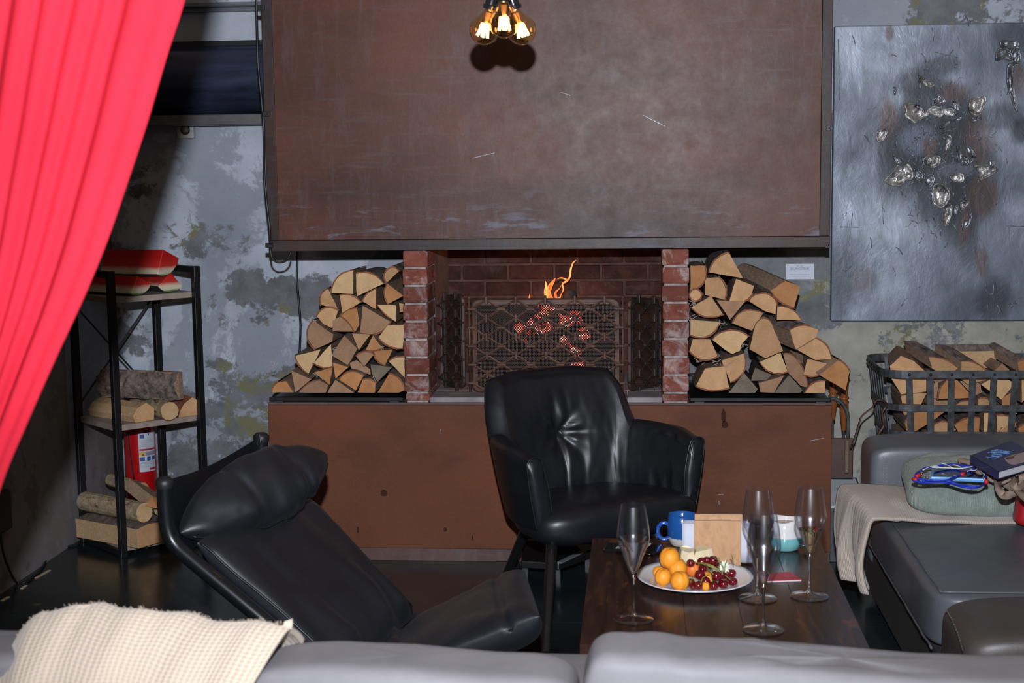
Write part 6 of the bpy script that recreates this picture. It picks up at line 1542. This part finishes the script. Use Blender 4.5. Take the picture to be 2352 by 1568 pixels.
def pillow(u, v):
    a = 2*pi*u; b = -pi/2+pi*v; e = .32
    ce = lambda w: math.copysign(abs(cos(w))**e, cos(w)); se = lambda w: math.copysign(abs(sin(w))**e, sin(w))
    X, Y, Z = ce(b)*ce(a), ce(b)*se(a), math.copysign(abs(sin(b))**.8, sin(b))
    corner = (abs(X)*abs(Y))**2; X *= 1+.035*corner; Y *= 1+.06*corner
    zc = .545+.03*(Y+1)/2
    cx_ = (.965+PR)/2+.018*Y; q = V((cx_+X*(PR-.965)/2, 5.39+Y*.205, zc+Z*.070*(1-.45*corner)+.014*Y))
    cab = .0
    if Z > -.2: cab = .010*abs(sin((q.y-5.18)*38))*(.5+.5*sin(q.x*30+3.14*int((q.y-5.18)*38/pi)))
    q.z += cab*sstep(-.1, .4, Z); q += V((0, 0, .004*noise.noise(q*9)))
    return q
g = G().grid(pillow, 160, 80, cu=True)
pm_ = NT('sage_knit_wool'); v = pm_.coord('Position')
w1 = pm_.n('ShaderNodeTexWave'); w1.inputs['Scale'].default_value = 60; w1.inputs['Distortion'].default_value = 3; w1.inputs['Detail Scale'].default_value = 2; pm_.l(pm_.coord('Position', rot=(0, 0, .5)), w1.inputs['Vector'])
pm_.set(Base_Color=pm_.ramp(pm_.noise(v, 30, 5, .7), [(.3, (.19, .24, .20)), (.7, (.29, .35, .30))]), Roughness=.95, Sheen_Weight=.3, Specular_IOR_Level=.1)
pm_.bump(pm_.math('ADD', w1.outputs['Fac'], pm_.noise(v, 180, 3, .6)), .8, .004)
mk('sage_pillow', g, pm_.m, smooth=True, label='sage green cable-knit pillow lying on the grey sofa', cat='pillow')
# phone in a light blue case, resting on the pillow
pq = lambda x, y, z=.652: PZ(x, y, z)
phn = thing('phone', 'phone in a light blue case lying on the sage pillow', 'phone', pq(2200, 1090))
cs = simple('light_blue_silicone', (.10, .32, .62), .35)
mk('case', G().prism([pq(2137, 1094), pq(2264, 1099), pq(2266, 1079), pq(2140, 1072)], V((0, 0, -.014))), cs, phn, bevel=.004, seg=3)
mk('screen', G().prism([pq(2143, 1092, .6532), pq(2257, 1096, .6532), pq(2259, 1081, .6532), pq(2147, 1075, .6532)], V((0, 0, -.0012))), blk, phn, bevel=.001)
cordm = simple('royal_blue_cord', (.006, .03, .42), .6, bump=.3, bscale=300, bdist=.001); whm = simple('white_cord_thread', (.75, .75, .78), .6); rdm = simple('red_cord_end', (.55, .015, .015), .5)
ln = thing('phone_lanyard', 'royal blue cord lanyard with red ends looped over the phone', 'lanyard', pq(2180, 1100))
for k, pts in enumerate(([(2117,1080),(2125,1074),(2145,1072),(2165,1068),(2190,1066),(2215,1070),(2236,1072)], [(2101,1094),(2106,1086),(2116,1080)], [(2100,1098),(2130,1102),(2170,1103),(2192,1096),(2212,1088),(2235,1076),(2250,1069)], [(2098,1103),(2120,1108),(2160,1107),(2185,1110),(2205,1116),(2230,1120),(2248,1118),(2262,1110),(2266,1100),(2262,1090),(2254,1078),(2248,1068)], [(2120,1104),(2150,1105),(2175,1104),(2200,1112),(2225,1116),(2245,1117)])):
    mk('cord_strand', G().tube(cr([pq(x, y, .664-.010*(y > 1104)) for x, y in pts], 6), .0038, 8), cordm, ln, smooth=True)
g = G()
for pts in ([(2120,1079),(2135,1072),(2152,1070),(2160,1074)], [(2163,1064),(2172,1066),(2188,1074)], [(2190,1067),(2202,1070),(2211,1076)], [(2222,1082),(2230,1079),(2240,1080),(2248,1070)], [(2250,1073),(2253,1082),(2262,1090)], [(2140,1073),(2175,1074),(2210,1075),(2235,1070)], [(2261,1100),(2259,1094),(2263,1089)]):
    g.tube(cr([pq(x, y, .671) for x, y in pts], 5), .0016, 6)
mk('white_thread', g, whm, ln, kind='stuff', smooth=True)
for x, y, dx, dy in ((2110, 1091, 5, -3), (2101, 1101, 5, 1), (2212, 1088, 4, -2), (2265, 1104, 1, 4)):
    mk('red_sleeve', G().tube([pq(x-dx, y-dy, .665), pq(x+dx, y+dy, .665)], .0062, 10), rdm, ln, smooth=True)
for x, y in ((2117, 1086), (2130, 1087), (2246, 1066)): mk('metal_clasp', G().tube([pq(x+4*cos(a/8*pi), y+2.5*sin(a/8*pi), .667) for a in range(16)], .0016, 5, closed=True), simple('clasp_steel', (.6, .6, .6), .2, 1), ln, smooth=True)
# beige bag
bgm = leather('beige_leather', (.26, .19, .145), (.36, .27, .215), .45, .3)
bag = thing('handbag', 'beige leather handbag slumped on the sage pillow under the book', 'handbag', PZ(2300, 1140, .6))
bgc = PZ(2330, 1105, .635)
def bagf(u, v):
    a = 2*pi*u; b = -pi/2+pi*v; d = V((cos(b)*cos(a), cos(b)*sin(a), sin(b)))
    r = 1+.16*noise.noise(d*2.2+V((3, 1, 0)))+.07*noise.noise(d*5)
    return bgc+V((.07+d.x*.18*r, .06+d.y*.17*r, .015+d.z*.045*r))
mk('bag_body', G().grid(bagf, 70, 36, cu=True), bgm, bag, smooth=True)
def ribbon(pts, wd, name='strap', th=.004):
    P = cr(pts, 8); g = G(); vs = []
    for i, q in enumerate(P):
        t = (P[min(i+1, len(P)-1)]-P[max(i-1, 0)]).normalized(); n_ = t.cross(V((0, -1, .4))).normalized(); tw = .35*sin(i*.5)
        b = t.cross(n_).normalized(); w_ = (n_*cos(tw)+b*sin(tw))*wd/2
        vs += [q-w_, q+w_]
    g.add(vs, [(2*i, 2*i+1, 2*i+3, 2*i+2) for i in range(len(P)-1)]); o = mk(name, g, bgm, bag, smooth=True); mm = o.modifiers.new('s', 'SOLIDIFY'); mm.thickness = th; return o
bq = lambda x, y, z=.66: PZ(x, y, z)
ribbon([bq(2296, 1090), bq(2292, 1110), bq(2300, 1132, .64), bq(2312, 1138, .63), bq(2335, 1128, .64), bq(2360, 1118, .65)], .026)
ribbon([bq(2312, 1108, .66), bq(2335, 1122, .655), bq(2360, 1142, .65), bq(2380, 1160, .64)], .034)
ribbon([bq(2325, 1090, .67), bq(2334, 1100, .67), bq(2328, 1112, .67), bq(2345, 1118, .66), bq(2362, 1105, .66)], .024)
ribbon([bq(2200, 1060, .66), bq(2212, 1057, .67), bq(2232, 1062, .67), bq(2250, 1068, .665), bq(2275, 1080, .66)], .020)
mk('buckle', G().tube(cr([bq(2330, 1087, .69), bq(2336, 1082, .69), bq(2340, 1090, .69), bq(2334, 1093, .69)], 4, True), .0018, 6, closed=True), simple('brass_buckle', (.5, .4, .25), .25, 1), bag, smooth=True)
# book
navy = simple('navy_cover', (.014, .018, .095), .4, c2=(.014, .02, .07), scale=4, coat=.15); pages = simple('white_pages', (.62, .62, .66), .7)
bz_ = .720
bkq = [PZ(2292, 1083, bz_), PZ(2229, 1045, bz_), PZ(2322, 1011, bz_), PZ(2398, 1052, bz_)]
book = thing('book', 'dark blue hardback with pale blue lettering lying on the beige bag', 'book', bkq[0])
cb_ = sum(bkq, V())/4
mk('top_cover', G().prism(bkq, V((0, 0, -.003))), navy, book, bevel=.001)
mk('bottom_cover', G().prism([q-UZ*.024 for q in bkq], V((0, 0, -.003))), navy, book, bevel=.001)
mk('page_block', G().prism([cb_+(q-cb_)*.975-UZ*.003 for q in bkq], V((0, 0, -.021))), pages, book)
mk('spine', G().prism([bkq[0]+UZ*0, bkq[0]+(bkq[3]-bkq[0])*.02, bkq[1]+(bkq[2]-bkq[1])*.02, bkq[1]], V((0, 0, -.027))), navy, book, bevel=.001)
e1 = (bkq[2]-bkq[1]).normalized(); e2 = (bkq[1]-bkq[0]); e2 = (e2-e1*e2.dot(e1)).normalized(); e3 = e1.cross(e2)
RB = Matrix((e1, e2, e3)).transposed()
pbl = simple('pale_blue_print', (.16, .36, .75), .4)
BW = (bkq[2]-bkq[1]).length; BHh = (bkq[1]-bkq[0]).length
bp = lambda fx, fy: bkq[0].lerp(bkq[3], fx).lerp(bkq[1].lerp(bkq[2], fx), fy)+UZ*.0005
text('ЗОЗ', 'lettering', pbl, book, .042, bp(.47, .78), RB)
text('НОЧИ', 'lettering', pbl, book, .050, bp(.45, .62), RB)
mk('cover_picture', G().add([bp(*q)+UZ*.0004 for q in ((.36, .30), (.34, .14), (.40, .06), (.92, .04), (.95, .40), (.60, .46), (.42, .44))], [tuple(range(7))]), simple('printed_beige', (.42, .33, .29), .4), book)
mk('cover_picture', G().add([bp(.50+.09*cos(t/14*2*pi), .37+.06*sin(t/14*2*pi))+UZ*.0009 for t in range(14)], [tuple(range(14))]).add([bp(.58, .38)+UZ*.001, bp(.58, .40)+UZ*.001, bp(.98, .50)+UZ*.001, bp(.98, .49)+UZ*.001], [(0, 1, 2, 3)]), simple('printed_brown', (.12, .045, .03), .4), book)
# red bag at the frame's edge
rq = PZ(2352, 1182, .56)
def redf(u, v):
    a = 2*pi*u; b = -pi/2+pi*v; e = .5
    ce = lambda w: math.copysign(abs(cos(w))**e, cos(w)); se = lambda w: math.copysign(abs(sin(w))**e, sin(w))
    return V((1.435, 5.10, .552))+V((.145*ce(b)*ce(a)+.03*sin(b), .055*ce(b)*se(a), .072*se(b)))
mk('red_pouch', G().grid(redf, 60, 30, cu=True), leather('red_leather', (.30, .006, .010), (.36, .008, .014), .4, .2), smooth=True, label='red leather pouch on the grey sofa at the photo edge', cat='pouch')
